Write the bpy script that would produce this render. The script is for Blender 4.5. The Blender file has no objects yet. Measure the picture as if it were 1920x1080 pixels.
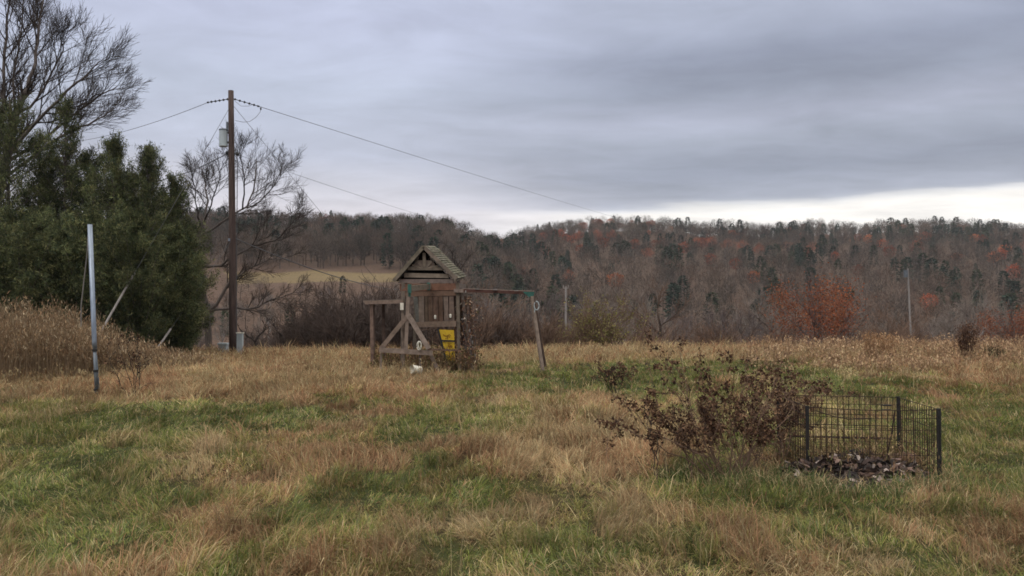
import bpy, math, random
import numpy as np

# ------------------------------------------------------------------ camera, sky, sun, exposure
F = 1507.0            # focal length in pixels of a 1920 wide picture
EYE = 1.7
PITCH = math.atan(35 / F)
S = bpy.context.scene
COL = S.collection
cam_d = bpy.data.cameras.new('camera'); cam = bpy.data.objects.new('camera', cam_d); COL.objects.link(cam)
cam.location = (0, 0, EYE); cam.rotation_euler = (math.pi / 2 + PITCH, 0, 0)
cam_d.sensor_width = 36; cam_d.lens = F / 1920 * 36; cam_d.clip_start = 0.1; cam_d.clip_end = 6000
S.camera = cam
S.view_settings.view_transform = 'Standard'; S.view_settings.look = 'None'
S.view_settings.exposure = 0.1; S.view_settings.gamma = 1.0
S.cycles.max_bounces = 5; S.cycles.diffuse_bounces = 3; S.cycles.glossy_bounces = 1
S.cycles.transmission_bounces = 2; S.cycles.volume_bounces = 0; S.cycles.transparent_max_bounces = 4
S.cycles.use_denoising = True; S.cycles.denoiser = "OPENIMAGEDENOISE"; S.cycles.denoising_input_passes = "RGB_ALBEDO_NORMAL"
S.cycles.pixel_filter_type = 'BLACKMAN_HARRIS'; S.cycles.filter_width = 1.7

SUN_EL, SUN_AZ = math.radians(48), math.radians(-40)
world = bpy.data.worlds.new('World'); S.world = world; world.use_nodes = True
nt = world.node_tree; nt.nodes.clear()

def node(t, kind, **kw):
    n = t.nodes.new(kind)
    for k, v in kw.items():
        if k == 'inp':
            for kk, vv in v.items(): n.inputs[kk].default_value = vv
        else: setattr(n, k, v)
    return n
def lk(t, a, b): t.links.new(a, b)
def mth(t, op, a, b=None, c=None, clamp=False):
    n = node(t, 'ShaderNodeMath', operation=op, use_clamp=clamp)
    for i, v in enumerate((a, b, c)):
        if v is None: continue
        if isinstance(v, (int, float)): n.inputs[i].default_value = v
        else: lk(t, v, n.inputs[i])
    return n.outputs[0]
def ramp(t, fac, stops, interp='LINEAR'):
    r = node(t, 'ShaderNodeValToRGB'); r.color_ramp.interpolation = interp
    el = r.color_ramp.elements
    while len(el) > 1: el.remove(el[-1])
    el[0].position = stops[0][0]; el[0].color = (*stops[0][1], 1)
    for p, c in stops[1:]:
        e = el.new(p); e.color = (*c, 1)
    lk(t, fac, r.inputs[0]); return r.outputs[0]
def mix(t, fac, a, b, mode='MIX'):
    m = node(t, 'ShaderNodeMix', data_type='RGBA', blend_type=mode)
    for s, v in ((m.inputs['Factor'], fac), (m.inputs[6], a), (m.inputs[7], b)):
        if isinstance(v, (int, float)): s.default_value = v
        elif isinstance(v, tuple): s.default_value = (*v, 1)
        else: lk(t, v, s)
    return m.outputs[2]

tc = node(nt, 'ShaderNodeTexCoord'); sep = node(nt, 'ShaderNodeSeparateXYZ'); lk(nt, tc.outputs['Generated'], sep.inputs[0])
dx, dy, dz = sep.outputs
hor = mth(nt, 'SQRT', mth(nt, 'ADD', mth(nt, 'MULTIPLY', dx, dx), mth(nt, 'MULTIPLY', dy, dy)))
elev = mth(nt, 'DIVIDE', mth(nt, 'MAXIMUM', dz, 0.0), mth(nt, 'MAXIMUM', hor, 0.001))
azs = mth(nt, 'ARCTAN2', dx, dy)                     # 0 ahead, + to the right
# cloud deck coordinates: where the view ray meets a flat layer
zz = mth(nt, 'ADD', mth(nt, 'MAXIMUM', dz, 0.0), 0.10)
cmb = node(nt, 'ShaderNodeCombineXYZ')
lk(nt, mth(nt, 'DIVIDE', dx, zz), cmb.inputs[0]); lk(nt, mth(nt, 'DIVIDE', dy, zz), cmb.inputs[1])
def wn(scale, detail, rough, off, sx=1.0, sy=1.0, dist=0.0):
    mp = node(nt, 'ShaderNodeMapping'); mp.inputs['Location'].default_value = (off, off * .7, 0); mp.inputs['Scale'].default_value = (sx, sy, 1)
    mp.inputs['Rotation'].default_value = (0, 0, math.radians(12))
    lk(nt, cmb.outputs[0], mp.inputs[0])
    n = node(nt, 'ShaderNodeTexNoise', inp={'Scale': scale, 'Detail': detail, 'Roughness': rough, 'Distortion': dist})
    lk(nt, mp.outputs[0], n.inputs['Vector']); return n.outputs[0]
big = wn(0.55, 4, 0.5, 3.1, 0.55, 1.0, 0.4)
fine = wn(1.6, 5, 0.55, 8.3, 0.6, 1.0, 0.5)
ew = mth(nt, 'ADD', elev, mth(nt, 'MULTIPLY', mth(nt, 'SUBTRACT', big, 0.5), 0.035))
ew = mth(nt, 'ADD', ew, mth(nt, 'MULTIPLY', mth(nt, 'SUBTRACT', fine, 0.5), 0.022))
ew = mth(nt, 'SUBTRACT', ew, mth(nt, 'MULTIPLY', azs, 0.012))
left = ramp(nt, ew, [(0.0, (.74, .69, .72)), (.115, (.70, .66, .71)), (.15, (.60, .59, .66)), (.19, (.47, .49, .59)), (.27, (.47, .505, .62)),
                     (.36, (.53, .56, .72)), (.45, (.56, .60, .76)), (.7, (1.30, 1.25, 1.20)), (1.0, (1.85, 1.76, 1.64))])
right = ramp(nt, ew, [(0.0, (1.15, 1.10, 1.07)), (.112, (1.0, .95, .90)), (.119, (.82, .80, .80)), (.126, (.40, .42, .50)), (.165, (.30, .322, .40)), (.205, (.37, .395, .48)),
                      (.225, (.41, .43, .53)), (.26, (.30, .325, .41)), (.30, (.30, .325, .42)), (.35, (.40, .43, .54)), (.45, (.46, .49, .61)), (.7, (1.30, 1.25, 1.20)), (1.0, (1.85, 1.76, 1.64))])
mr = node(nt, 'ShaderNodeMapRange', interpolation_type='SMOOTHSTEP', inp={'From Min': -0.16, 'From Max': 0.24})
lk(nt, mth(nt, 'ADD', azs, mth(nt, 'MULTIPLY', mth(nt, 'SUBTRACT', big, 0.5), 0.25)), mr.inputs[0])
clouds = mix(nt, mr.outputs[0], left, right)
tex = wn(3.6, 6, 0.6, 2.2, 0.7, 1.0, 0.6)
streak = node(nt, 'ShaderNodeMapRange', inp={'From Min': 0.3, 'From Max': 0.7, 'To Min': 0.80, 'To Max': 1.2}); lk(nt, mth(nt, 'ADD', mth(nt, 'MULTIPLY', fine, .62), mth(nt, 'MULTIPLY', tex, .38)), streak.inputs[0])
scl = node(nt, 'ShaderNodeVectorMath', operation='SCALE'); lk(nt, mix(nt, 1.0, clouds, (.985, 1.0, 1.0), 'MULTIPLY'), scl.inputs[0]); lk(nt, streak.outputs[0], scl.inputs['Scale'])
sky = node(nt, 'ShaderNodeTexSky', sky_type='NISHITA'); sky.sun_disc = False
sky.sun_elevation = SUN_EL; sky.sun_rotation = SUN_AZ
bg1 = node(nt, 'ShaderNodeBackground', inp={'Strength': 0.05}); lk(nt, sky.outputs[0], bg1.inputs[0])
bg2 = node(nt, 'ShaderNodeBackground', inp={'Strength': 1.08}); lk(nt, scl.outputs[0], bg2.inputs[0])
mxs = node(nt, 'ShaderNodeMixShader', inp={0: 0.93}); lk(nt, bg1.outputs[0], mxs.inputs[1]); lk(nt, bg2.outputs[0], mxs.inputs[2])
wo = node(nt, 'ShaderNodeOutputWorld'); lk(nt, mxs.outputs[0], wo.inputs[0])

sl = bpy.data.lights.new('sun', 'SUN'); sl.energy = 1.0; sl.angle = math.radians(25); sl.color = (1, .97, .93)
so = bpy.data.objects.new('sun', sl); COL.objects.link(so)
so.rotation_euler = (math.pi / 2 - SUN_EL, 0, math.radians(-35))   # high, from the right and slightly behind

# ------------------------------------------------------------------ helpers
RNG = np.random.default_rng(7)
cp, sp = math.cos(PITCH), math.sin(PITCH)
def at(px, py, d):
    """world point seen at photo pixel (px, py) at depth d (metres along +Y)"""
    u, v = (px - 960) / F, (540 - py) / F
    y, z = cp - v * sp, sp + v * cp
    return np.array([u / y * d, d, EYE + z / y * d])
def proj(P):
    x, y, z = P[..., 0], P[..., 1], P[..., 2] - EYE
    dep = y * cp + z * sp; up = z * cp - y * sp
    dep = np.maximum(dep, .1)
    return 960 + F * x / dep, 540 - F * up / dep

def _h(ix, iy, seed):
    n = (ix.astype(np.int64) * 374761393 + iy.astype(np.int64) * 668265263 + seed * 974634777) & 0xffffffff
    n = ((n ^ (n >> 13)) * 1274126177) & 0xffffffff
    return ((n ^ (n >> 16)) & 0xffff) / 65535.0
def vn(x, y, seed=0):
    ix, iy = np.floor(x), np.floor(y); fx, fy = x - ix, y - iy
    fx = fx * fx * (3 - 2 * fx); fy = fy * fy * (3 - 2 * fy)
    a = _h(ix, iy, seed); b = _h(ix + 1, iy, seed); c = _h(ix, iy + 1, seed); d = _h(ix + 1, iy + 1, seed)
    return (a * (1 - fx) + b * fx) * (1 - fy) + (c * (1 - fx) + d * fx) * fy
def fbm(x, y, seed=0, o=3):
    s = 0; a = .5; t = 0
    for i in range(o):
        s = s + a * vn(x * 2 ** i + 17.3 * i, y * 2 ** i - 9.1 * i, seed + i); t += a; a *= .5
    return s / t
def smooth(a, b, x):
    t = np.clip((x - a) / (b - a), 0, 1); return t * t * (3 - 2 * t)

# terrain: near meadow, a dip behind it, wooded hill on the other side
PL = np.array([(0, 0), (18, 0), (32, -.25), (40, -1.0), (60, -3.2), (110, -7), (170, -3), (235, 8), (330, 20), (450, 39), (540, 38), (800, 22), (2000, 10)], float)
PR = np.array([(0, 0), (18, 0), (33, -.15), (41, -1.3), (60, -4.0), (150, -15), (220, -13), (350, 9), (500, 33), (620, 53), (700, 52), (1000, 35), (2000, 20)], float)
RX = [-900, 0, 350, 450, 600, 800, 930, 1000, 1200, 1290, 1315, 1400, 1550, 1620, 1665, 1780, 1920, 2800]
RK = [1.2, 1.2, 1.19, 1.19, 1.15, 1.12, 1.00, 1.09, 1.15, 1.12, 1.06, 1.075, 1.08, 1.055, 1.12, 1.105, 1.06, 1.0]
def TH(x, y):
    x = np.asarray(x, float); y = np.asarray(y, float)
    r = np.hypot(x, y); dep = np.maximum(y, .35 * r) + 1e-6
    px = np.clip(960 + F * x / dep, -2500, 4500)
    w = smooth(800, 1060, px)
    z = np.interp(dep, PL[:, 0], PL[:, 1]) * (1 - w) + np.interp(dep, PR[:, 0], PR[:, 1]) * w
    k = np.interp(px, RX, RK); z = np.where(z > 0, z * (1 + (k - 1) * smooth(200, 430, dep)), z)
    near = smooth(2.5, 6, r) * (1 - smooth(50, 100, r))
    z = z + near * (.20 * (fbm(x / 6 + 3, y / 6, 5) - .5) + .16 * (fbm(x / 1.7, y / 1.7, 9) - .5))
    z = z + smooth(50, 150, r) * 3 * (fbm(x / 40, y / 40, 12) - .5)
    return z

def build(name, V, F_, mat, parent=None, base=None, col=None, smooth_=False):
    """F_: list of integer arrays (n, k). col: per vertex rgb"""
    V = np.asarray(V, np.float32)
    if base is not None: V = V - np.asarray(base, np.float32)
    if not isinstance(F_, list): F_ = [F_]
    F_ = [np.asarray(f, np.int32) for f in F_ if len(f)]
    me = bpy.data.meshes.new(name)
    tot = sum(len(f) for f in F_); loops = np.concatenate([f.ravel() for f in F_])
    sizes = np.concatenate([np.full(len(f), f.shape[1], np.int32) for f in F_])
    starts = np.concatenate([[0], np.cumsum(sizes)[:-1]]).astype(np.int32)
    me.vertices.add(len(V)); me.vertices.foreach_set('co', V.ravel())
    me.loops.add(len(loops)); me.loops.foreach_set('vertex_index', loops)
    me.polygons.add(tot); me.polygons.foreach_set('loop_start', starts)
    me.polygons.foreach_set('use_smooth', np.full(tot, bool(smooth_)))
    me.update(calc_edges=True)
    if col is not None:
        c = np.ones((len(V), 4), np.float32); c[:, :3] = col
        at_ = me.color_attributes.new('Col', 'FLOAT_COLOR', 'POINT'); at_.data.foreach_set('color', c.ravel())
    me.materials.append(mat)
    o = bpy.data.objects.new(name, me); COL.objects.link(o)
    if parent is not None: o.parent = parent
    elif base is not None: o.location = base
    return o
def tag(o, label=None, cat=None, group=None, kind=None):
    for k, v in (('label', label), ('category', cat), ('group', group), ('kind', kind)):
        if v: o[k] = v
    return o
def empty(name, loc, label, cat, group=None, kind=None):
    o = bpy.data.objects.new(name, None); COL.objects.link(o); o.location = [float(v) for v in loc]; o.empty_display_size = .1
    return tag(o, label, cat, group, kind)
def copy_thing(o, parent=None):
    c = o.copy(); COL.objects.link(c)
    if parent is not None: c.parent = parent
    for ch in list(o.children): copy_thing(ch, c)
    return c

class MB:
    def __init__(s): s.V = []; s.F = {}; s.C = []; s.n = 0
    def add(s, V, F_, c=(1, 1, 1)):
        V = np.asarray(V, float)
        for f in (F_ if isinstance(F_, list) else [F_]):
            f = np.asarray(f)
            if len(f): s.F.setdefault(f.shape[1], []).append(f + s.n)
        s.V.append(V); s.C.append(np.broadcast_to(np.asarray(c, float), (len(V), 3))); s.n += len(V)
    def beam(s, p0, p1, w, h, up=(0, 0, 1), c=None, taper=1.0, jit=.0):
        p0 = np.asarray(p0, float); p1 = np.asarray(p1, float); t = p1 - p0; t /= np.linalg.norm(t) + 1e-9
        up = np.asarray(up, float)
        if abs(t @ up) > .97: up = np.array([0, 1., 0]) if abs(t[1]) < .9 else np.array([1., 0, 0])
        a = np.cross(t, up); a /= np.linalg.norm(a); b = np.cross(a, t)
        V = []
        for p, k in ((p0, 1), (p1, taper)):
            for i, j in ((-1, -1), (1, -1), (1, 1), (-1, 1)): V.append(p + a * i * w / 2 * k + b * j * h / 2 * k)
        V = np.array(V) + RNG.normal(0, jit, (8, 3)) if jit else np.array(V)
        if c is None: g = RNG.uniform(.75, 1.2); c = (g, g * RNG.uniform(.96, 1.02), g * RNG.uniform(.92, 1.02))
        s.add(V, np.array([[0, 3, 2, 1], [4, 5, 6, 7], [0, 1, 5, 4], [1, 2, 6, 5], [2, 3, 7, 6], [3, 0, 4, 7]]), c)
    def tube(s, pts, r, sides=6, c=(1, 1, 1), cap=True):
        pts = np.asarray(pts, float); r = np.broadcast_to(np.asarray(r, float), (len(pts),))
        if cap:
            pts = np.vstack([pts[:1], pts, pts[-1:]]); r = np.concatenate([[1e-4], r, [1e-4]])
            pts[0] = pts[1] - (pts[2] - pts[1]) * 1e-3; pts[-1] = pts[-2] + (pts[-2] - pts[-3]) * 1e-3
        V, F_ = tubes([(pts, r)], sides); s.add(V, F_, c)
    def poly(s, pts, c=(1, 1, 1)): s.add(np.array(pts), np.arange(len(pts))[None], c)
    def build(s, name, mat, parent=None, base=None, smooth_=False):
        F_ = [np.concatenate(v) for v in s.F.values()]
        return build(name, np.concatenate(s.V), F_, mat, parent, base, np.concatenate(s.C), smooth_)

def tubes(lines, sides=3):
    groups = {}
    for p, r in lines: groups.setdefault(len(p), []).append((p, r))
    VV, FF, n0 = [], [], 0
    ang = np.arange(sides) / sides * 2 * np.pi
    for n, g in groups.items():
        P = np.array([a for a, _ in g], float); R = np.array([b for _, b in g], float); m = len(g)
        T = np.gradient(P, axis=1); T /= np.linalg.norm(T, axis=2, keepdims=True) + 1e-12
        md = T.mean(axis=1); ref = np.where(np.abs(md[:, 2:3]) < .8, np.array([[0, 0, 1.]]), np.array([[1., 0, 0]]))
        U = np.cross(T, ref[:, None, :]); U /= np.linalg.norm(U, axis=2, keepdims=True) + 1e-12
        W = np.cross(T, U)
        ring = P[:, :, None] + R[:, :, None, None] * (np.cos(ang)[None, None, :, None] * U[:, :, None] + np.sin(ang)[None, None, :, None] * W[:, :, None])
        VV.append(ring.reshape(-1, 3))
        i = np.arange(m)[:, None, None] * n * sides; j = np.arange(n - 1)[None, :, None] * sides; k = np.arange(sides)[None, None]
        k2 = (k + 1) % sides
        q = np.stack([i + j + k, i + j + k2, i + j + sides + k2, i + j + sides + k], -1).reshape(-1, 4)
        FF.append(q + n0); n0 += m * n * sides
    return np.concatenate(VV), np.concatenate(FF)

def unit(v): return v / (np.linalg.norm(v) + 1e-12)
def rot_about(v, ax, a):
    return v * math.cos(a) + np.cross(ax, v) * math.sin(a) + ax * (ax @ v) * (1 - math.cos(a))
def grow(rng, out, p, d, L, r, lev, cfg):
    """cfg: dict seg, wob, up, n (children per level), ang, ratio, rmin"""
    n = 5 if lev < cfg['lev'] else 4
    pts = [np.array(p, float)]; dd = unit(np.array(d, float))
    for i in range(n):
        dd = unit(dd + rng.normal(0, cfg['wob'], 3) + np.array([0, 0, cfg['up'][min(lev, len(cfg['up']) - 1)]]))
        pts.append(pts[-1] + dd * L / n)
    pts = np.array(pts); rr = np.linspace(r, max(r * .35, cfg['rmin'] * .6), n + 1)
    out.append((lev, pts, rr))
    if lev >= cfg['lev']: return
    spawn(rng, out, pts, rr, L, lev, cfg)
def spawn(rng, out, pts, rr, L, lev, cfg, t0=.25):
    nc = cfg['n'][min(lev, len(cfg['n']) - 1)]
    for k in range(nc):
        t = t0 + (1 - t0) * (k + rng.uniform(.2, .9)) / nc if k < nc - 1 else 1.0
        f = t * (len(pts) - 1); i = min(int(f), len(pts) - 2); f -= i
        q = pts[i] * (1 - f) + pts[i + 1] * f; rq = rr[i] * (1 - f) + rr[i + 1] * f
        tdir = unit(pts[i + 1] - pts[i])
        ax = unit(np.cross(tdir, rng.normal(0, 1, 3)))
        a = math.radians(cfg['ang'][min(lev, len(cfg['ang']) - 1)] * rng.uniform(.6, 1.3)) * (1 if t < .98 else .4)
        nd = rot_about(tdir, ax, a)
        ratio = cfg['ratio'] * rng.uniform(.7, 1.25) * (1.15 - .45 * t)
        grow(rng, out, q, nd, L * ratio, max(rq * .62, cfg['rmin']), lev + 1, cfg)

# ------------------------------------------------------------------ materials
def mat(name, color=(.5, .5, .5), rough=.9, attr=False, noise=None, metal=0.0, spec=.2, bump=None, trans=0.0, coords='Object'):
    """noise: (scale, lo, hi, (stretch xyz))"""
    m = bpy.data.materials.new(name); m.use_nodes = True; t = m.node_tree
    b = t.nodes['Principled BSDF']; b.inputs['Roughness'].default_value = rough; b.inputs['Metallic'].default_value = metal
    b.inputs['Specular IOR Level'].default_value = spec
    rgb = node(t, 'ShaderNodeRGB'); rgb.outputs[0].default_value = (*color, 1); out = rgb.outputs[0]
    if attr:
        a = node(t, 'ShaderNodeAttribute', attribute_name='Col'); out = mix(t, 1.0, out, a.outputs['Color'], 'MULTIPLY')
    if noise:
        sc, lo, hi, st = noise
        tcx = node(t, 'ShaderNodeTexCoord'); mp = node(t, 'ShaderNodeMapping'); mp.inputs['Scale'].default_value = st
        lk(t, tcx.outputs[coords], mp.inputs[0])
        nz = node(t, 'ShaderNodeTexNoise', inp={'Scale': sc, 'Detail': 6, 'Roughness': .65}); lk(t, mp.outputs[0], nz.inputs['Vector'])
        r = node(t, 'ShaderNodeMapRange', inp={'From Min': .3, 'From Max': .7, 'To Min': lo, 'To Max': hi}); lk(t, nz.outputs[0], r.inputs[0])
        sc_ = node(t, 'ShaderNodeVectorMath', operation='SCALE'); lk(t, out, sc_.inputs[0]); lk(t, r.outputs[0], sc_.inputs['Scale']); out = sc_.outputs[0]
        if bump:
            bp = node(t, 'ShaderNodeBump', inp={'Strength': bump, 'Distance': .02}); lk(t, nz.outputs[0], bp.inputs['Height']); lk(t, bp.outputs[0], b.inputs['Normal'])
    lk(t, out, b.inputs['Base Color'])
    if trans:
        tr = node(t, 'ShaderNodeBsdfTranslucent'); lk(t, out, tr.inputs[0])
        ms = node(t, 'ShaderNodeMixShader', inp={0: trans}); lk(t, b.outputs[0], ms.inputs[1]); lk(t, tr.outputs[0], ms.inputs[2])
        lk(t, ms.outputs[0], t.nodes['Material Output'].inputs[0])
    return m
M = dict(
    ground=mat('earth', (1, 1, 1), .95, attr=True, noise=(1.3, .6, 1.4, (1, 1, 1)), bump=.6, spec=.05),
    grass=mat('grass_blades', (1, 1, 1), .85, attr=True, spec=.1, trans=.25),
    bark=mat('bark', (.105, .088, .080), .95, noise=(6, .6, 1.4, (3, 3, .6)), spec=.05),
    twig=mat('twigs', (.115, .092, .088), .95, spec=.05, noise=(.6, .75, 1.25, (1, 1, 1))),
    thicket=mat('thicket_twigs', (.085, .064, .055), .95, spec=.05, noise=(1.2, .6, 1.4, (1, 1, 1))),
    darktwig=mat('dark_twigs', (.048, .038, .033), .95, spec=.05, noise=(1.5, .7, 1.3, (1, 1, 1))),
    cedar=mat('cedar_foliage', (1, 1, 1), .85, attr=True, spec=.15, trans=.15),
    leaf=mat('dry_leaves', (1, 1, 1), .85, attr=True, spec=.15, trans=.2),
    forest=mat('forest', (1, 1, 1), .95, attr=True, spec=.02),
    brush=mat('brush_twigs', (.135, .088, .064), .95, spec=.05, noise=(.8, .7, 1.3, (1, 1, 1))),
    paletwig=mat('pale_twigs', (.175, .145, .125), .95, spec=.05, noise=(.6, .75, 1.25, (1, 1, 1))),
    wood=mat('weathered_wood', (.150, .119, .100), .9, attr=True, noise=(7, .6, 1.35, (1, 1, 1)), bump=.2, spec=.15),
    pole=mat('creosoted_pole', (.062, .043, .038), .85, noise=(5, .55, 1.6, (4, 4, .35)), bump=.5, spec=.2),
    shingle=mat('shingles', (.15, .135, .112), .95, attr=True, noise=(14, .5, 1.5, (1, 1, 1)), bump=.6, spec=.1),
    green=mat('green_metal', (.020, .085, .068), .6, attr=True, noise=(9, .6, 1.4, (1, 1, 1)), spec=.4),
    yellow=mat('yellow_plastic', (.50, .32, .012), .55, attr=True, noise=(12, .7, 1.15, (1, 1, 1)), spec=.4),
    white=mat('white_plastic', (.62, .59, .50), .6, attr=True, noise=(9, .7, 1.1, (1, 1, 1)), spec=.4),
    black=mat('black_metal', (.012, .011, .011), .6, noise=(25, .6, 1.6, (1, 1, 1)), spec=.4),
    rust=mat('rusty_wire', (.026, .014, .010), .8, noise=(14, .4, 1.8, (1, 1, 1)), spec=.3),
    galv=mat('galvanised_steel', (.24, .28, .34), .45, noise=(7, .6, 1.2, (3, 3, .5)), metal=.55, spec=.5),
    galvd=mat('dull_steel', (.13, .15, .17), .55, noise=(7, .6, 1.2, (3, 3, .5)), metal=.5, spec=.5),
    tank=mat('grey_paint', (.36, .41, .43), .5, noise=(4, .75, 1.15, (1, 1, .4)), spec=.4),
    wire=mat('wire', (.05, .05, .055), .6, spec=.4),
    pale=mat('pale_pole', (.24, .22, .205), .9, noise=(3, .7, 1.2, (4, 4, .4))),
    scrap=mat('scraps', (1, 1, 1), .85, attr=True, noise=(20, .6, 1.3, (1, 1, 1))),
)

# ------------------------------------------------------------------ colour of the meadow
def sr(r, g, b):
    c = np.array([r, g, b]) / 255.0
    return np.where(c <= .04045, c / 12.92, ((c + .055) / 1.055) ** 2.4)
# patches seen on the ground: centre and radii in photo pixels, + green, - dry
PATCH = [(1060, 728, 150, 26, 1.1), (940, 702, 70, 14, .9), (1330, 690, 190, 20, .75), (1600, 722, 150, 24, .9), (1210, 715, 120, 22, .8),
         (100, 850, 190, 34, .8), (330, 800, 170, 30, .9), (520, 785, 150, 18, .7), (850, 812, 110, 24, .7), (240, 905, 190, 30, .7),
         (60, 930, 140, 40, .7), (450, 965, 150, 36, .6), (720, 925, 150, 30, .7), (900, 790, 80, 20, .5), (1290, 890, 80, 40, .9), (1480, 930, 200, 24, .6),
         (1860, 900, 100, 60, .6), (110, 1030, 150, 50, .6), (600, 700, 90, 12, .5), (1180, 1040, 150, 30, .5), (1850, 800, 120, 50, .35),
         (640, 980, 120, 30, .4), (830, 870, 60, 18, .5),
         (250, 715, 330, 34, -1.0), (650, 705, 260, 40, -.9), (1090, 830, 140, 70, -1.1), (960, 850, 120, 34, -.7), (600, 860, 170, 24, -.7),
         (1500, 658, 500, 16, -1.0), (400, 665, 500, 18, -1.0), (1780, 690, 170, 30, -.9), (1180, 850, 90, 60, -.8), (480, 900, 130, 26, -.7),
         (320, 960, 110, 24, -.7), (700, 1040, 160, 40, -.4), (1800, 1000, 200, 40, -.4), (1350, 990, 200, 30, -.35), (230, 825, 60, 14, -.9),
         (1850, 850, 60, 30, -.2), (1000, 920, 60, 20, -.4), (450, 1010, 70, 30, -.5), (960, 1000, 90, 24, -.3), (300, 1045, 250, 40, .25), (850, 1045, 250, 40, .2), (1400, 1045, 300, 45, .15), (1150, 960, 200, 40, -.2), (120, 780, 200, 20, .4)]
def green_at(x, y, z):
    px, py = proj(np.stack([x, y, z], -1))
    wx = px + 60 * (fbm(x * .9, y * .9, 31) - .5) * 2; wy = py + 22 * (fbm(x * .9 + 40, y * .9, 32) - .5) * 2
    g = np.full(x.shape, .10)
    for cx, cy, rx, ry, v in PATCH:
        g = g + v * np.exp(-(((wx - cx) / rx) ** 2 + ((wy - cy) / ry) ** 2))
    return g + 1.5 * (fbm(x * 1.3, y * .8, 41) - .5) + 1.5 * (fbm(x * 4, y * 2.6, 45) - .5)
GREEN = np.array([sr(108, 114, 58), sr(94, 102, 50), sr(118, 122, 66), sr(102, 110, 76), sr(88, 96, 58)])
OLIVE = np.array([sr(138, 130, 78), sr(148, 134, 84), sr(126, 122, 72), sr(150, 142, 92)])
DRY = np.array([sr(170, 148, 110), sr(160, 138, 102), sr(184, 166, 128), sr(146, 122, 92), sr(158, 146, 112), sr(168, 138, 106)])
RED = np.array([sr(152, 116, 88), sr(140, 106, 80), sr(164, 130, 98)])

# ------------------------------------------------------------------ ground sheet
def make_ground():
    fa = np.radians(np.linspace(-42, 42, 560)); ba = np.radians(np.linspace(42, 318, 140)[1:-1]); A = np.concatenate([fa, ba])
    R = [.4]
    while R[-1] < 1500: R.append(R[-1] * 1.018 + .01)
    R = np.array(R); a, r = np.meshgrid(A, R, indexing='xy'); x = r * np.sin(a); y = r * np.cos(a); z = TH(x, y)
    n, m = x.shape
    V = np.stack([x, y, z], -1).reshape(-1, 3)
    i = np.arange(n - 1)[:, None]; j = np.arange(m)[None]; j2 = (j + 1) % m
    q = np.stack([i * m + j, (i + 1) * m + j, (i + 1) * m + j2, i * m + j2], -1).reshape(-1, 4)
    V = np.vstack([V, [[0, 0, float(TH(0, .01))]]]); c = len(V) - 1
    tri = np.stack([np.full(m, c), np.arange(m), (np.arange(m) + 1) % m], -1)
    X, Y, Z = V.T
    g = smooth(-.6, .8, green_at(X, np.maximum(Y, .5), Z))[:, None]
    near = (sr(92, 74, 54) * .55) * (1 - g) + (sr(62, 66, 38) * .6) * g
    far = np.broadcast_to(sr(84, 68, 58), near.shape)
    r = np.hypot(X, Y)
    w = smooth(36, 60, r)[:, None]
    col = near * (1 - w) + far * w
    px = 960 + F * X / np.maximum(Y, 1e-3)
    px = px + 30 * (fbm(X / 25, Y / 25, 3) - .5)
    fld = ((Y > 240) & (Y < 280) & (px > 430) & (px < 770))
    hay = sr(104, 90, 66)[None] * (.85 + .3 * fbm(X / 20, Y / 8, 77))[:, None]
    col = np.where(fld[:, None], hay, col)
    tan = ((Y > 60) & (Y < 95) & (px > 440) & (px < 590))
    col = np.where(tan[:, None], sr(140, 112, 96)[None], col)
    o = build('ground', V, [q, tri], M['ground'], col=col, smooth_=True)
    tag(o, kind='structure')
make_ground()

# ------------------------------------------------------------------ grass
def blades(P, L, w, ang, lean, curve, col, rng):
    """two-segment tapered blades"""
    n = len(P); d = np.stack([np.cos(ang), np.sin(ang), np.zeros(n)], -1)
    up = np.array([0, 0, 1.])
    fa = ang + np.pi / 2 + rng.normal(0, .7, n); s = np.stack([np.cos(fa), np.sin(fa), np.zeros(n)], -1) * (w / 2)[:, None]
    a1 = lean; a2 = lean + curve
    p1 = P + (d * np.sin(a1)[:, None] + up * np.cos(a1)[:, None]) * (L * .55)[:, None]
    p2 = p1 + (d * np.sin(a2)[:, None] + up * np.cos(a2)[:, None]) * (L * .45)[:, None]
    V = np.stack([P - s, P + s, p1 - s * .8, p1 + s * .8, p2], 1).reshape(-1, 3)
    b = np.arange(n)[:, None] * 5
    return V, [b + np.array([[0, 1, 3, 2]]), b + np.array([[2, 3, 4]])], np.repeat(col, 5, 0)

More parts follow.
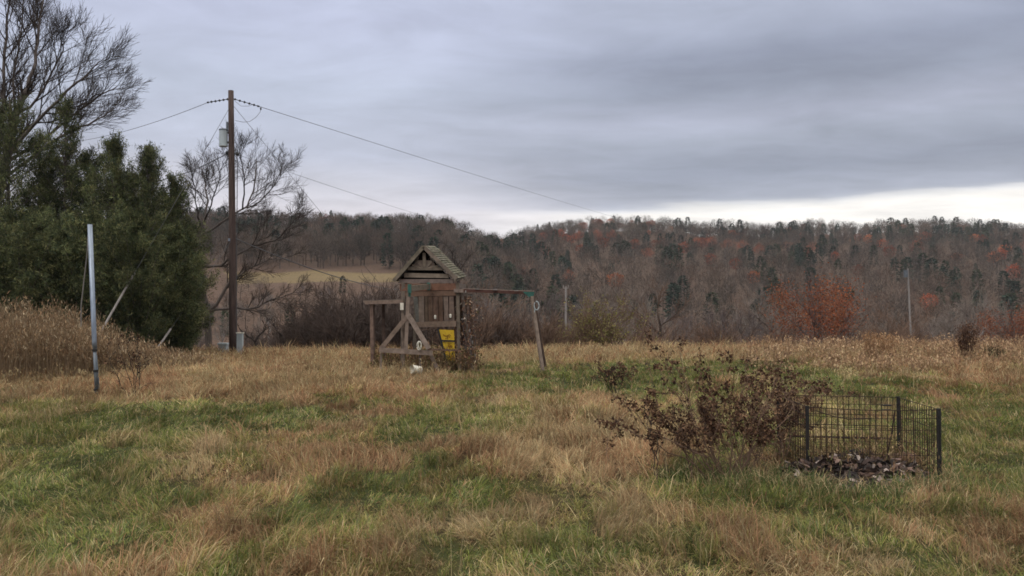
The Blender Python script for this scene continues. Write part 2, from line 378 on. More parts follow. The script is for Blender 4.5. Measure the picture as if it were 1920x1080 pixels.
def scatter(n, d0, d1, p0, p1, pw, rng):
    """points in the view fan, density per area falling as d**-pw"""
    e = 2 - pw
    u = rng.random(n); d = (d0 ** e + u * (d1 ** e - d0 ** e)) ** (1 / e)
    px = rng.uniform(p0, p1, n); x = (px - 960) / F * d
    return x, d, px
def make_grass():
    rng = np.random.default_rng(3); N = 1150000
    x, y, px = scatter(N, 3.6, 40, -260, 2180, 1.3, rng)
    NS = 150000                                            # the meadow goes on beyond both sides of the view
    xa, ya, pa = scatter(NS, 3.6, 40, -1000, -260, 1.3, rng); xb, yb, pb_ = scatter(NS, 3.6, 40, 2180, 2920, 1.3, rng)
    x = np.concatenate([x, xa, xb]); y = np.concatenate([y, ya, yb]); N += 2 * NS
    # gather into tufts
    cell = .10 + .004 * y
    cx = (np.floor(x / cell) + .5 + .8 * (_h(np.floor(x / cell), np.floor(y / cell), 51) - .5)) * cell
    cy = (np.floor(y / cell) + .5 + .8 * (_h(np.floor(x / cell), np.floor(y / cell), 52) - .5)) * cell
    k = rng.uniform(.0, .75, N); x = x * (1 - k) + cx * k; y = y * (1 - k) + cy * k
    z = TH(x, y); g = green_at(x, y, z) + rng.normal(0, .22, N)
    tall = smooth(.15, -.7, g); d = y
    hn = fbm(x * 2.2 + 9, y * 1.8, 61); hn2 = _h(np.floor(x / cell), np.floor(y / cell), 53)
    edge = smooth(23, 31, d)
    L = (.10 + .10 * tall + .16 * edge * tall) * (.55 + 1.0 * smooth(.25, .75, hn)) * (.65 + .7 * hn2) * rng.uniform(.6, 1.4, N)
    w = np.maximum(.0042, .00062 * d) * rng.uniform(.5, 1.5, N) * np.where(np.arange(N) >= 1150000, 1.5, 1)
    C2 = cell * 3.2; cl = _h(np.floor(x / C2 + .6 * hn), np.floor(y / C2 + .6 * hn2), 57)
    ang = 2 * np.pi * fbm(x * .5, y * .5, 71, 2) * 2 + (cl - .5) * 4 + rng.normal(0, .55, N)
    ang = np.where(rng.random(N) < .3, rng.uniform(0, 6.28, N), ang)
    lean = np.clip(rng.normal(.78, .34, N) + .5 * (cl - .5), 0, 1.35); curve = rng.uniform(.1, 1.2, N)
    gg = g + .7 * (cl - .5)
    C = np.where((gg > .25)[:, None], GREEN[rng.integers(0, 5, N)], OLIVE[rng.integers(0, 4, N)])
    dry = (gg < -.12) | (rng.random(N) < .15)
    C = np.where(dry[:, None], DRY[rng.integers(0, 6, N)], C)
    redn = fbm(x * .5, y * .35, 91)
    redm = dry & (rng.random(N) < smooth(.42, .62, redn) * .6 + .25 * smooth(12, 17, y))
    C = np.where(redm[:, None], RED[rng.integers(0, 3, N)], C)
    vib = .55 + .85 * rng.random(N); C = C * vib[:, None] * (.7 + .6 * fbm(x * 1.6, y * 1.2, 95))[:, None] * (.75 + .5 * cl)[:, None]
    V, Fc, Cc = blades(np.stack([x, y, z - .01], -1), L, w, ang, lean, curve, C, rng)
    o = build('meadow_grass', V, Fc, M['grass'], col=Cc)
    tag(o, 'matted green and straw coloured rough grass covering the field', 'grass', kind='stuff')
    # tall dry seeding stems, more of them along the far edge and in the dry patches
    N = 42000
    x, y, px = scatter(N, 3.8, 39, -260, 2180, .7, rng); z = TH(x, y); g = green_at(x, y, z)
    keep = rng.random(N) < np.where(y > 25, .9, .07 + .5 * smooth(-.1, -.8, g)); x, y, z, g = x[keep], y[keep], z[keep], g[keep]; N = len(x)
    L = rng.uniform(.22, .5, N); w = np.maximum(.0026, .00048 * y)
    ang = 2 * np.pi * fbm(x * .5, y * .5, 71, 2) * 2 + rng.normal(0, .6, N); lean = np.abs(rng.normal(.3, .2, N)); curve = rng.uniform(.1, .9, N)
    C = DRY[rng.integers(0, 5, N)] * rng.uniform(.8, 1.15, N)[:, None]
    V, Fc, Cc = blades(np.stack([x, y, z], -1), L, w, ang, lean, curve, C, rng)
    # seed heads: short slivers round each tip
    tip = V.reshape(-1, 5, 3)[:, 4]; m = 4
    T = np.repeat(tip, m, 0) + rng.normal(0, .02, (N * m, 3)) - np.array([0, 0, .03]); n2 = len(T)
    V2, F2, C2 = blades(T, rng.uniform(.03, .07, n2), np.repeat(w, m) * 1.3, rng.uniform(0, 6.28, n2), rng.uniform(0, 1, n2), rng.uniform(0, .5, n2), np.repeat(C, m, 0), rng)
    V = np.vstack([V, V2]); Fc = [np.vstack([a, b + N * 5]) for a, b in zip(Fc, F2)]
    o = build('dry_grass_stems', V, Fc, M['grass'], col=np.vstack([Cc, C2]))
    tag(o, 'thin tan seeding grass stems standing above the meadow', 'dry grass', kind='stuff')
make_grass()

# ------------------------------------------------------------------ tall dead weeds on the left, brush on the right
def weed_stalks(name, label, pts, hgt, cols, rng, fluff=26, leaf=.05, mat_=None, cat='weeds', kind='stuff', parent=None, wmin=.004, wr=.35, lnm=1.9):
    """stalk with drooping leaf slivers and a tufted head"""
    lines = []; T = []; Cc = []; LL = []
    for (x, y, z), h in zip(pts, hgt):
        a = rng.uniform(0, 6.28); ln = rng.uniform(.02, .25)
        top = np.array([x + math.cos(a) * ln * h, y + math.sin(a) * ln * h, z + h * .97]); b = np.array([x, y, z - .05]); mid = (b + top) / 2 + rng.normal(0, .03, 3)
        lines.append((np.array([b, mid, top]), np.array([.006, .005, .003]) + wmin * .5))
        t = rng.uniform(.25, 1.0, fluff) ** .6
        p = b + (top - b) * t[:, None] + rng.normal(0, 1, (fluff, 3)) * np.array([.07, .07, .03]) * (.4 + t[:, None])
        T.append(p); Cc.append(cols[rng.integers(0, len(cols), fluff)] * rng.uniform(.7, 1.25, (fluff, 1))); LL.append(leaf * rng.uniform(.6, 1.7, fluff))
    V, Fq = tubes(lines, 3); c1 = np.broadcast_to(cols.mean(0) * .75, V.shape)
    T = np.vstack(T); n = len(T)
    V2, F2, C2 = blades(T, np.concatenate(LL), np.concatenate(LL) * wr + .004, rng.uniform(0, 6.28, n), rng.uniform(.05, lnm, n), rng.uniform(0, .9, n), np.vstack(Cc), rng)
    o = build(name, np.vstack([V, V2]), [np.vstack([Fq, F2[0] + len(V)]), F2[1] + len(V)], mat_ or M['grass'], col=np.vstack([c1, C2]), parent=parent)
    if parent is None: tag(o, label, cat, kind=kind)
    return o
rng = np.random.default_rng(11)
n = 3400
px = rng.uniform(-160, 420, n); d = rng.uniform(17.5, 25, n); keep = d > np.interp(px, [-100, 150, 260, 420], [17, 18, 20, 23.5]); px, d = px[keep], d[keep]
x = (px - 960) / F * d; z = TH(x, d)
h = np.interp(px, [-100, 60, 150, 200, 260, 330, 420], [1.72, 1.70, 1.55, 1.2, .85, .5, .35]) * rng.uniform(.45, 1.1, len(px)) * (.75 + .5 * vn(x * 1.5, d * 1.5, 4))
weed_stalks('dead_goldenrod', 'tall rusty brown dead goldenrod in front of the cedars', np.stack([x, d, z], -1), h,
            np.array([sr(138, 112, 86), sr(120, 96, 74), sr(160, 136, 106), sr(106, 86, 68), sr(166, 150, 124)]), rng, fluff=17, leaf=.085, wr=.13, lnm=1.2)
n = 1500
px = rng.uniform(1400, 2150, n); d = rng.uniform(21, 33, n)
keep = rng.random(n) < np.interp(px, [1400, 1640, 1700, 2100], [.25, .9, .7, .9]); px, d = px[keep], d[keep]
x = (px - 960) / F * d; z = TH(x, d)
h = rng.uniform(.3, .75, len(px)) * np.where(d < 24, .6, 1)
weed_stalks('dry_weeds', 'buff coloured dry weeds along the right edge of the field', np.stack([x, d, z], -1), h,
            np.array([sr(168, 138, 106), sr(145, 116, 90), sr(185, 158, 126), sr(126, 100, 82)]), rng, fluff=22, leaf=.07)
def clump(name, label, px, d, n, h, spread, cols, cat, leaf=.05, fluff=40):
    x0 = (px - 960) / F * d; P = np.stack([x0 + rng.normal(0, spread, n), d + rng.normal(0, spread, n), np.zeros(n)], -1); P[:, 2] = TH(P[:, 0], P[:, 1])
    o = weed_stalks(name, label, P, h * rng.uniform(.7, 1.05, n), cols, rng, fluff=fluff, leaf=leaf, cat=cat, kind=None); return o
BR = np.array([sr(160, 125, 92), sr(140, 105, 80), sr(175, 145, 110)])
DK = np.array([sr(96, 72, 60), sr(80, 60, 52), sr(118, 92, 74)])
clump('weed_clump', 'bushy tan weed clump standing out at the right field edge', 1650, 25, 34, 1.0, .22, BR, 'weed')
clump('cattail_weed', 'dark brown upright weed column with a pale fluffy top', 1810, 24, 26, 1.25, .10, DK, 'weed', leaf=.06, fluff=50)
clump('weed_clump', 'low dark weed tuft right of the upright weed column', 1862, 24, 22, .5, .14, np.array([sr(70, 66, 48), sr(84, 70, 54)]), 'weed')
clump('weed_clump', 'small pale bleached weed in the green strip behind the wire pen', 1585, 17.5, 8, .38, .05, np.array([sr(190, 175, 130), sr(170, 150, 110)]), 'weed', leaf=.04, fluff=24)

# ------------------------------------------------------------------ far wood as one mass
def sliver(P, D, L, W, rng):
    n = len(P); D = D / (np.linalg.norm(D, axis=1, keepdims=True) + 1e-9)
    s = np.cross(D, rng.normal(0, 1, (n, 3))); s /= np.linalg.norm(s, axis=1, keepdims=True) + 1e-9
    a = P - s * W[:, None] / 2; b = P + s * W[:, None] / 2; c = P + D * L[:, None]
    return np.stack([a, b, c], 1).reshape(-1, 3)
def far_bare(rng):            # unit height 1
    n = 300; v = rng.normal(0, 1, (n, 3)); v /= np.linalg.norm(v, axis=1, keepdims=True); r = rng.uniform(.25, 1, n) ** .6
    P = v * r[:, None] * np.array([.24, .24, .33]) + np.array([0, 0, .60]); D = v * .9 + np.array([0, 0, .8]) + rng.normal(0, .35, (n, 3))
    tri = sliver(P, D, rng.uniform(.06, .15, n), rng.uniform(.006, .0145, n), rng); sh = rng.uniform(.7, 1.3, n)
    m = 9; B = np.zeros((m, 3)); B[:, 2] = np.linspace(0, .45, m); DD = np.concatenate([[[0, 0, 1.]] * 3, rng.normal(0, .45, (m - 3, 3)) + [0, 0, .9]])
    t2 = sliver(B, DD, np.full(m, .5), np.where(np.arange(m) < 3, .03, .017), rng)
    return np.vstack([tri, t2]), np.concatenate([sh, np.full(m, .9)])
def far_con(rng):
    n = 420; t = rng.uniform(.10, 1, n); a = rng.uniform(0, 6.28, n); lay = .75 + .5 * _h(np.floor(t * 9), np.floor(a * 1.3), 5)
    R = (1 - t) ** .5 * .23 * lay * np.minimum(1, .35 + 2 * t); k = rng.uniform(.35, 1, n)
    P = np.stack([np.cos(a) * R * k, np.sin(a) * R * k, t * .97], -1); D = np.stack([np.cos(a), np.sin(a), rng.uniform(-.5, .5, n)], -1)
    return sliver(P, D, rng.uniform(.04, .11, n), rng.uniform(.03, .06, n), rng), rng.uniform(.6, 1.35, n)
def far_oak(rng):
    n = 520; v = rng.normal(0, 1, (n, 3)); v /= np.linalg.norm(v, axis=1, keepdims=True); cl = .75 + .4 * _h(np.floor(v[:, 0] * 3), np.floor(v[:, 2] * 3), 8)
    P = v * (rng.uniform(.3, 1, n) ** .45 * cl)[:, None] * np.array([.30, .30, .30]) + np.array([0, 0, .62]); D = rng.normal(0, 1, (n, 3))
    return np.vstack([sliver(P, D, rng.uniform(.03, .06, n), rng.uniform(.03, .055, n), rng), sliver(np.zeros((3, 3)), np.array([[0, 0, 1.]] * 3), np.full(3, .7), np.full(3, .035), rng)]), np.concatenate([rng.uniform(.65, 1.35, n), [.5] * 3])
GREYB = np.array([sr(108, 95, 86), sr(96, 84, 74), sr(118, 103, 92), sr(90, 82, 76), sr(108, 88, 76), sr(82, 74, 66)])
CONC = np.array([sr(52, 64, 54), sr(58, 68, 58), sr(66, 72, 56)])
OAKC = np.array([sr(158, 84, 58), sr(142, 76, 54), sr(126, 78, 60), sr(166, 98, 64)])
def in_field(px, y): return (y > 222) & (y < 288) & (px > 366) & (px < 796)
def conifer_prob(px, y):
    return np.clip(.03 + .55 * smooth(.55, .72, fbm(px / 90, y / 60, 201)) + .12 * smooth(1000, 1400, px) * smooth(470, 560, y) , 0, .8)
def make_forest():
    rng = np.random.default_rng(21)
    protos = {0: [far_bare(rng) for _ in range(8)], 1: [far_con(rng) for _ in range(6)], 2: [far_oak(rng) for _ in range(5)]}
    pts = []
    y = 150.
    while y < 700:
        st = (6.2 + y * .0062) * (.75 if y > 600 else 1)
        xs = np.arange(-1.0 * y, 1.0 * y, st) + rng.uniform(-st / 2, st / 2); pts.append(np.stack([xs + rng.normal(0, st * .3, len(xs)), y + rng.normal(0, st * .3, len(xs))], -1))
        y += st * 1.15
    n0_ = len(np.vstack(pts))
    ye = rng.uniform(288, 448, 620); pe = rng.uniform(350, 980, 620); pts.append(np.stack([(pe - 960) / F * ye, ye], -1))
    yr = rng.uniform(560, 650, 1000); pr_ = rng.uniform(940, 2100, 1000); pts.append(np.stack([(pr_ - 960) / F * yr, yr], -1))
    P = np.vstack(pts); low = np.arange(len(P)) >= n0_ + 620; px = 960 + F * P[:, 0] / P[:, 1]
    leftw = smooth(800, 1060, px); ridge = 470 * (1 - leftw) + 645 * leftw
    thin = (P[:, 1] > ridge) | in_field(px, P[:, 1]) | (px < 250) | (px > 2150)
    # open crest on the left hill where sky shows between the trunks
    thin |= (px > 590) & (px < 950) & (P[:, 1] > 440) & (P[:, 1] < 520) & (rng.random(len(P)) < .35)
    P = P[~thin]; px = px[~thin]; low = low[~thin]
    z = TH(P[:, 0], P[:, 1]); n = len(P)
    u = rng.random(n); pc = conifer_prob(px, P[:, 1]); po = .03 + .22 * smooth(.55, .7, fbm(px / 60, P[:, 1] / 50, 301)) * smooth(900, 1050, px) * smooth(380, 460, P[:, 1])
    cr_ = (P[:, 1] > np.where(px > 930, 605, 430)); pc = np.where(cr_, pc * .35, pc); kind = np.where(u < pc, 1, np.where((u < pc + po) & ((px > 900) | (P[:, 1] > 430)), 2, 0))
    H = np.where(kind == 1, rng.uniform(11, 14.5, n), np.where(kind == 2, rng.uniform(9, 12, n), rng.uniform(10.5, 14, n)))
    lowl = (px < 820) & (P[:, 1] < 232); H = np.where(lowl, H * .42, H)
    H = np.where((px < 950) & (P[:, 1] > 400), H * .88, H)
    stand = .55 + .9 * fbm(P[:, 0] / 45, P[:, 1] / 60, 411); H = H * (.84 + .32 * fbm(px / 45, P[:, 1] / 90, 412)); crest = (np.abs(P[:, 1] - 455) < 22) & (px < 930); H = np.where(crest, H * .55 + 6.0, H); H = np.where(low, H * .62, H)
    VV, CC = [], []
    for i in range(n):
        pr = protos[kind[i]]; V, sh = pr[rng.integers(len(pr))]; a = rng.uniform(0, 6.28); c, s = math.cos(a), math.sin(a)
        W = V * np.array([H[i] * rng.uniform(.9, 1.25)] * 2 + [H[i]]); W = np.stack([W[:, 0] * c - W[:, 1] * s, W[:, 0] * s + W[:, 1] * c, W[:, 2]], -1)
        VV.append((W + [P[i, 0], P[i, 1], z[i] - .3]).astype(np.float32))
        pal = (GREYB * .74, CONC * .8, OAKC * .88)[kind[i]]; base = pal[rng.integers(len(pal))] * rng.uniform(.65, 1.25) * stand[i]
        CC.append(np.repeat(base[None] * sh[:, None], 3, 0).astype(np.float32))
    V = np.vstack(VV); T = np.arange(len(V)).reshape(-1, 3); print('forest trees', n, 'tris', len(T))
    o = build('hillside_forest', V, T, M['forest'], col=np.vstack(CC)); tag(o, 'leafless grey brown wood with dark conifers covering the far hillside', 'forest', kind='stuff')
make_forest()

# ------------------------------------------------------------------ tree builders
def bare_tree(name, label, base, H, rng, cfg, group=None, r0=None, mtrunk='bark', mtwig='twig', limbs=None, cat='tree', lean=(0, 0), t0=.3):
    base = np.asarray(base, float); out = []
    if limbs is None:
        n = 7; pts = np.array([[lean[0] * (i / n) * H, lean[1] * (i / n) * H, H * .62 * i / n] for i in range(n + 1)]) + rng.normal(0, .012 * H, (n + 1, 3)) * (np.arange(n + 1) > 0)[:, None]
        rr = np.linspace(r0 or H * .018, (r0 or H * .018) * .5, n + 1); out.append((0, pts, rr)); spawn(rng, out, pts, rr, H * .62, 0, cfg, t0=t0)
    else:
        for pts, ra, rb, Lc, lv in limbs:
            pts = np.asarray(pts, float) - base; m = len(pts); t = np.linspace(0, 1, m * 3 - 2); src = np.linspace(0, 1, m)
            pts = np.stack([np.interp(t, src, pts[:, k]) for k in range(3)], -1)
            pts[1:-1] = (pts[:-2] + 2 * pts[1:-1] + pts[2:]) / 4; pts[1:] += rng.normal(0, .03, pts[1:].shape)
            rr = np.linspace(ra, rb, len(pts)) * cfg.get('thin', 1); out.append((lv, pts, rr)); spawn(rng, out, pts, rr, Lc, lv, cfg, t0=.25)
    big = [(p, r) for l, p, r in out if r[0] > cfg['split']]; small = [(p, r) for l, p, r in out if r[0] <= cfg['split']]
    root = empty(name, base, label, cat, group)
    if not big: big = small[:1]
    V, Fq = tubes(big, 6); build('trunk', V, Fq, M[mtrunk], root, smooth_=True)
    V, Fq = tubes(small, 3); build('crown', V, Fq, M[mtwig], root)
    return root
CF = dict(lev=3, wob=.13, up=[.06, .08, .05, .03], n=[9, 7, 6], ang=[48, 42, 38], ratio=.60, rmin=.022, split=.07)

# ---- mid distance copies
def set_at(o, px, d, s=1.0, rz=None, rng=RNG, sink=.1):
    x = (px - 960) / F * d; o.location = (x, d, float(TH(x, d)) - sink); o.scale = (s, s, s); o.rotation_euler.z = rng.uniform(0, 6.28) if rz is None else rz
rt = np.random.default_rng(5)
protoB = [bare_tree('bare_tree', 'leafless grey brown tree standing in the wood beyond the field', (0, 0, 0), 11, rt,
                    dict(CF, ang=[a, 40, 36], n=[k, 8, 7], rmin=.022), 'leafless trees beyond the field', t0=tt, mtrunk=m1_, mtwig=m2_) for a, k, tt, m1_, m2_ in ((46, 9, .3, 'bark', 'twig'), (38, 10, .4, 'pale', 'paletwig'), (55, 8, .25, 'darktwig', 'brush'), (34, 8, .45, 'pale', 'paletwig'), (50, 9, .35, 'bark', 'twig'))]
def leafy(rng, n, rad, zc, size, cols, squash=1.0, clumps=26):
    c = rng.normal(0, 1, (clumps, 3)); c /= np.linalg.norm(c, axis=1, keepdims=True); c *= rng.uniform(.45, .95, (clumps, 1)) * rad; c[:, 2] = c[:, 2] * squash + zc
    k = rng.integers(0, clumps, n); P = c[k] + rng.normal(0, rad * .17, (n, 3)); D = rng.normal(0, 1, (n, 3))
    V = sliver(P, D, rng.uniform(.6, 1.4, n) * size, rng.uniform(.6, 1.3, n) * size, rng)
    C = cols[rng.integers(0, len(cols), n)] * rng.uniform(.65, 1.3, (n, 1)) * (.8 + .4 * rng.random(clumps))[k][:, None]
    return V, np.arange(len(V)).reshape(-1, 3), np.repeat(C, 3, 0), c
def oak(label, group, rng, H=9, cols=OAKC, n=6500, name='russet_tree', dens=.14):
    t = bare_tree(name, label, (0, 0, 0), H, rng, dict(CF, lev=2, n=[10, 7], rmin=.03, split=.05), group)
    V, T, C, _ = leafy(rng, n, H * .42, H * .62, dens, cols, .66, 34); build('foliage', V, T, M['leaf'], t, col=C); return t
def conifer(label, group, rng, H=14, n=9000, cols=CONC, name='conifer'):
    t = rng.uniform(.06, 1, n) ** 1.15; a = rng.uniform(0, 6.28, n); nl = 16
    lay = .55 + .75 * _h(np.floor(t * nl), np.floor(a / 6.2832 * 9), int(rng.integers(99)))
    R = (1 - t) ** .55 * .23 * H * lay * np.minimum(1, .4 + 2 * t); k = rng.uniform(.1, 1, n) ** .6
    P = np.stack([np.cos(a) * R * k, np.sin(a) * R * k, t * H * .98 - R * k * .15 + (np.floor(t * nl) / nl - t) * H * .5 * .3], -1)
    D = np.stack([np.cos(a), np.sin(a), rng.uniform(-.6, .3, n)], -1) + rng.normal(0, .3, (n, 3))
    V = sliver(P, D, rng.uniform(.2, .5, n), rng.uniform(.08, .16, n), rng)
    root = empty(name, (0, 0, 0), label, 'conifer', group)
    mb = MB(); mb.tube([(0, 0, 0), (0, 0, H * .5), (0, 0, H * .97)], [.18, .1, .02], 6); mb.build('trunk', M['bark'], root)
    build('foliage', V, np.arange(len(V)).reshape(-1, 3), M['cedar'], root, col=np.repeat(cols[rng.integers(0, len(cols), n)] * rng.uniform(.6, 1.4, (n, 1)), 3, 0)); return root
oakP = [oak('rusty orange oak still in leaf on the wooded hillside', 'russet oaks on the hillside', rt) for _ in range(3)]
conP = [conifer('dark green conifer among the leafless hillside trees', 'conifers on the hillside', rt) for _ in range(3)]
used = set()
def put(protos, px, d, s, label=None, group=0, **kw):
    p = protos[int(rt.integers(len(protos)))]
    if p.name in used: o = copy_thing(p)
    else: used.add(p.name); o = p
    set_at(o, px, d, s, rng=rt, **kw)
    if label: o['label'] = label
    if group is None and 'group' in o: del o['group']
    elif group: o['group'] = group
    return o
# bare trees in the dip and lower slope
for i in range(150):
    px = rt.uniform(860, 2050); d = rt.uniform(62, 150)
    put(protoB, px, d, rt.uniform(.65, 1.12) * (1.0 if d > 85 else .8))
for i in range(60):
    px = rt.uniform(330, 880); d = rt.uniform(80, 215); put(protoB, px, d, rt.uniform(.42, .66))
# russet oaks placed where the photograph shows them (depth chosen on the slope)
def depth_for(px, py, d0=150, d1=640):
    ds = np.arange(d0, d1, 2.0); x = (px - 960) / F * ds; zz_ = TH(x, ds); _, qy = proj(np.stack([x, ds, zz_], -1)); return float(ds[np.argmin(np.abs(qy - py))])
for px, py, s in ((770, 450, .95), (945, 448, 1.0), (965, 450, 1.1), (1085, 460, 1.1), (1120, 460, 1.2), (1148, 458, 1.1), (1216, 492, 1.0), (1310, 475, 1.2), (1335, 475, 1.2), (1365, 478, 1.2), (1392, 480, 1.1),
                  (1425, 488, 1.1), (1523, 480, 1.0), (1720, 488, 1.1), (1066, 540, .95), (1480, 475, .9), (1240, 462, .8), (1300, 440, .8), (1690, 440, 1.0), (1740, 440, 1.0), (1800, 442, 1.0), (1860, 455, .8)):
    put(oakP, px, depth_for(px, py), s)
for px, py, s in ((1100, 478, 1.2), (1110, 470, 1.0), (965, 505, .9), (1064, 512, 1.0), (988, 540, .6), (1160, 470, .9), (1250, 500, .9), (1395, 500, .9), (1445, 520, .8), (1500, 500, .9), (1560, 470, 1.0), (1600, 480, 1.0), (1640, 470, 1.0),
                  (1830, 530, .8), (985, 440, .8), (1008, 440, .9), (1030, 440, .9), (600, 425, .9), (620, 425, 1.0), (640, 428, .8), (715, 430, .8), (505, 424, .9), (480, 424, .9), (455, 424, .8), (1180, 430, .6), (1710, 470, 1.1), (1750, 480, 1.0)):
    put(conP, px, depth_for(px, py, 180), s * .85)
put(conP, 1690, 120, .52, 'lone dark spruce left of the distant leaning pole', None)
oakB = [oak('x', None, rt, cols=OAKC * np.array([.72, .85, .85]), n=6500, dens=.12, H=8.6)]
put(oakB, 1532, 60, 1.02, 'broad russet oak at the right end of the field edge', None)
o = put(oakP, 1475, 66, .45, 'low reddish oak just left of the broad russet oak', None)
put(oakB, 1905, 66, .85, 'russet brown oak at the right border of the view', None)
put(oakP, 1365, 110, .5, 'small dull red tree behind the pale bare saplings', None)

# ---- brush along the field edge
def brush(label, group, rng, H, n=26, leaves=None, mt='brush', name='shrub', rmin=.010, spread=.5):
    out = []
    cfg = dict(lev=2, wob=.18, up=[.05, .03], n=[7, 6], ang=[38, 36], ratio=.55, rmin=rmin, split=.0)
    for i in range(n):
        a = rng.uniform(0, 6.28); k = rng.uniform(.0, 1); p = np.array([math.cos(a) * k * H * .3, math.sin(a) * k * H * .3, -.05])
        grow(rng, out, p, (math.cos(a) * spread * k + rng.normal(0, .2), math.sin(a) * spread * k + rng.normal(0, .2), 1), H * rng.uniform(.55, .95), H * .008 + .008, 0, cfg)
    root = empty(name, (0, 0, 0), label, 'shrub', group); V, Fq = tubes([(p, r) for l, p, r in out], 3); build('stems', V, Fq, M[mt], root)
    if leaves is not None:
        cols, nl, size = leaves; L2 = [p for l, p, r in out if l >= 1]; P = np.vstack(L2); P = P[rng.integers(0, len(P), nl)] + rng.normal(0, .05, (nl, 3))
        V = sliver(P, rng.normal(0, 1, (nl, 3)), rng.uniform(.6, 1.4, nl) * size, rng.uniform(.5, 1.1, nl) * size, rng)
        build('leaves', V, np.arange(nl * 3).reshape(-1, 3), M['leaf'], root, col=np.repeat(cols[rng.integers(0, len(cols), nl)] * rng.uniform(.7, 1.3, (nl, 1)), 3, 0))
    return root
G1 = 'leafless brush along the far edge of the field'
BRN = np.array([sr(120, 88, 74), sr(104, 78, 68), sr(132, 98, 78)])
shP = [brush('leafless brown shrub at the far edge of the field', G1, rt, 2.2) for _ in range(3)] + [brush('leafless brown shrub at the far edge of the field', G1, rt, 2.2, leaves=(BRN, 900, .06)) for _ in range(2)]
for i in range(74):
    px = rt.uniform(840, 2000); d = rt.uniform(38, 56); put(shP, px, d, rt.uniform(.6, 1.1) * (.7 if 1430 < px < 1640 else 1.15 if px < 1400 else 1))
for i in range(18):
    px = rt.uniform(400, 600); d = rt.uniform(50, 66); put(shP, px, d, rt.uniform(.45, .8))
G2 = 'dark thicket shrubs behind the play tower'
dkP = [brush('dark tangled leafless shrub behind the play tower', G2, rt, 3.2, n=24, mt='thicket', spread=.9, rmin=.012) for _ in range(3)]
for px, d, s in ((470, 52, .75), (510, 55, .9), (540, 52, .8), (575, 54, 1.0), (605, 56, 1.0), (560, 40, .65), (590, 42, .8), (620, 38, .9), (645, 41, 1.1), (668, 37, .95), (690, 42, 1.25), (715, 38, 1.0), (735, 41, 1.1), (760, 38, 1.0), (800, 42, .9), (845, 41, .9), (880, 39, .8), (910, 43, .85), (940, 40, .75), (670, 46, 1.3), (730, 47, 1.2)):
    put(dkP, px, d, s)
OL = np.array([sr(120, 116, 66), sr(136, 126, 78), sr(104, 102, 58)])
olP = [brush('x', None, rt, 2.6, leaves=(OL, 2600, .08), name='leafy_bush')]
set_at(olP[0], 1128, 37, 1.0, 0.3); tag(olP[0], 'olive green leafy bush right of the pale distant pole')
c = copy_thing(olP[0]); set_at(c, 1080, 42, .85, 2.0); tag(c, 'yellowish leafy bush at the foot of the pale distant pole')
c = copy_thing(olP[0]); set_at(c, 1030, 41, .7, 4.0); tag(c, 'small olive bush right of the swing frame leg')
# twisted small trees left of the play tower
twc = dict(lev=2, wob=.22, up=[.02, .04], n=[7, 6], ang=[50, 45], ratio=.5, rmin=.012, split=.03)
for px, d, pts, lab in ((480, 40, [(480, 668), (478, 640), (462, 628), (450, 618)], 'crooked dark sapling just right of the white post'),
                        (541, 41, [(541, 668), (533, 640), (520, 622), (512, 606)], 'crooked dark sapling midway between pole and thicket')):
    b = at(*pts[0], d); P = [at(a, q, d) for a, q in pts]; m = P[1]
    bare_tree('crooked_tree', lab, b, 2, rt, twc, limbs=[(P, .07, .03, .9, 0), ([m, at(pts[1][0] + 14, pts[1][1] - 18, d + .4), at(pts[1][0] + 22, pts[1][1] - 42, d + .8)], .055, .02, .9, 0)], mtrunk='darktwig', mtwig='darktwig')

# ------------------------------------------------------------------ tall bare tree at the left, and the spreading tree behind the pole
def path(pts, d): return [at(p[0], p[1], d + (p[2] if len(p) > 2 else 0)) for p in pts]
rl = np.random.default_rng(31)
cfgL = dict(thin=.62, lev=4, wob=.055, up=[.05, .09, .09, .06, .04], n=[8, 14, 10, 7], ang=[36, 36, 34, 32], ratio=.60, rmin=.0065, split=.05)
D1 = 33
KW = dict(mtwig='darktwig', mtrunk='bark')
b1 = at(-40, 660, D1)
bare_tree('tall_bare_tree', 'tall leafless tree rising above the cedars at the left border', b1, 14, rl, cfgL, limbs=[
    (path([(-40, 660), (-20, 480), (5, 320), (30, 215), (52, 165)], D1), .30, .16, 2.5, 1),
    (path([(52, 165), (66, 120, .5), (72, 60, 1), (78, 10, 1.2), (84, -40, 1.5)], D1), .13, .03, 3.4, 1),
    (path([(5, 320), (0, 240, 1), (8, 130, 1.6), (14, 40, 2), (22, -40, 2)], D1), .15, .04, 3.6, 1),
    (path([(30, 215), (70, 190, -.6), (110, 110, -1), (128, 70, -1.3)], D1), .10, .03, 3.0, 1),
    (path([(12, 290), (60, 235, -1), (110, 190, -1.8), (160, 140, -2.2), (185, 118, -2.4)], D1), .13, .03, 2.8, 1),
    (path([(20, 300), (80, 262, 1), (140, 215, 1.6), (190, 175, 2), (222, 165, 2.2)], D1), .12, .03, 2.4, 1),
    (path([(0, 340), (70, 285, 0), (130, 245, .4), (185, 225, .6), (215, 205, .7)], D1), .11, .03, 2.2, 1),
    (path([(-10, 380), (-60, 250, .5), (-90, 120, 1), (-100, 20, 1)], D1), .15, .04, 3.6, 1),
    (path([(30, 215), (20, 150, 1), (40, 70, 1.4), (46, -10, 1.6)], D1), .10, .03, 3.2, 1)], **KW)
D2 = 37
cfg2 = dict(cfgL, ang=[40, 38, 36, 34], n=[7, 12, 9, 6], up=[.05, .07, .07, .05, .03], rmin=.0055, wob=.085, ratio=.62)
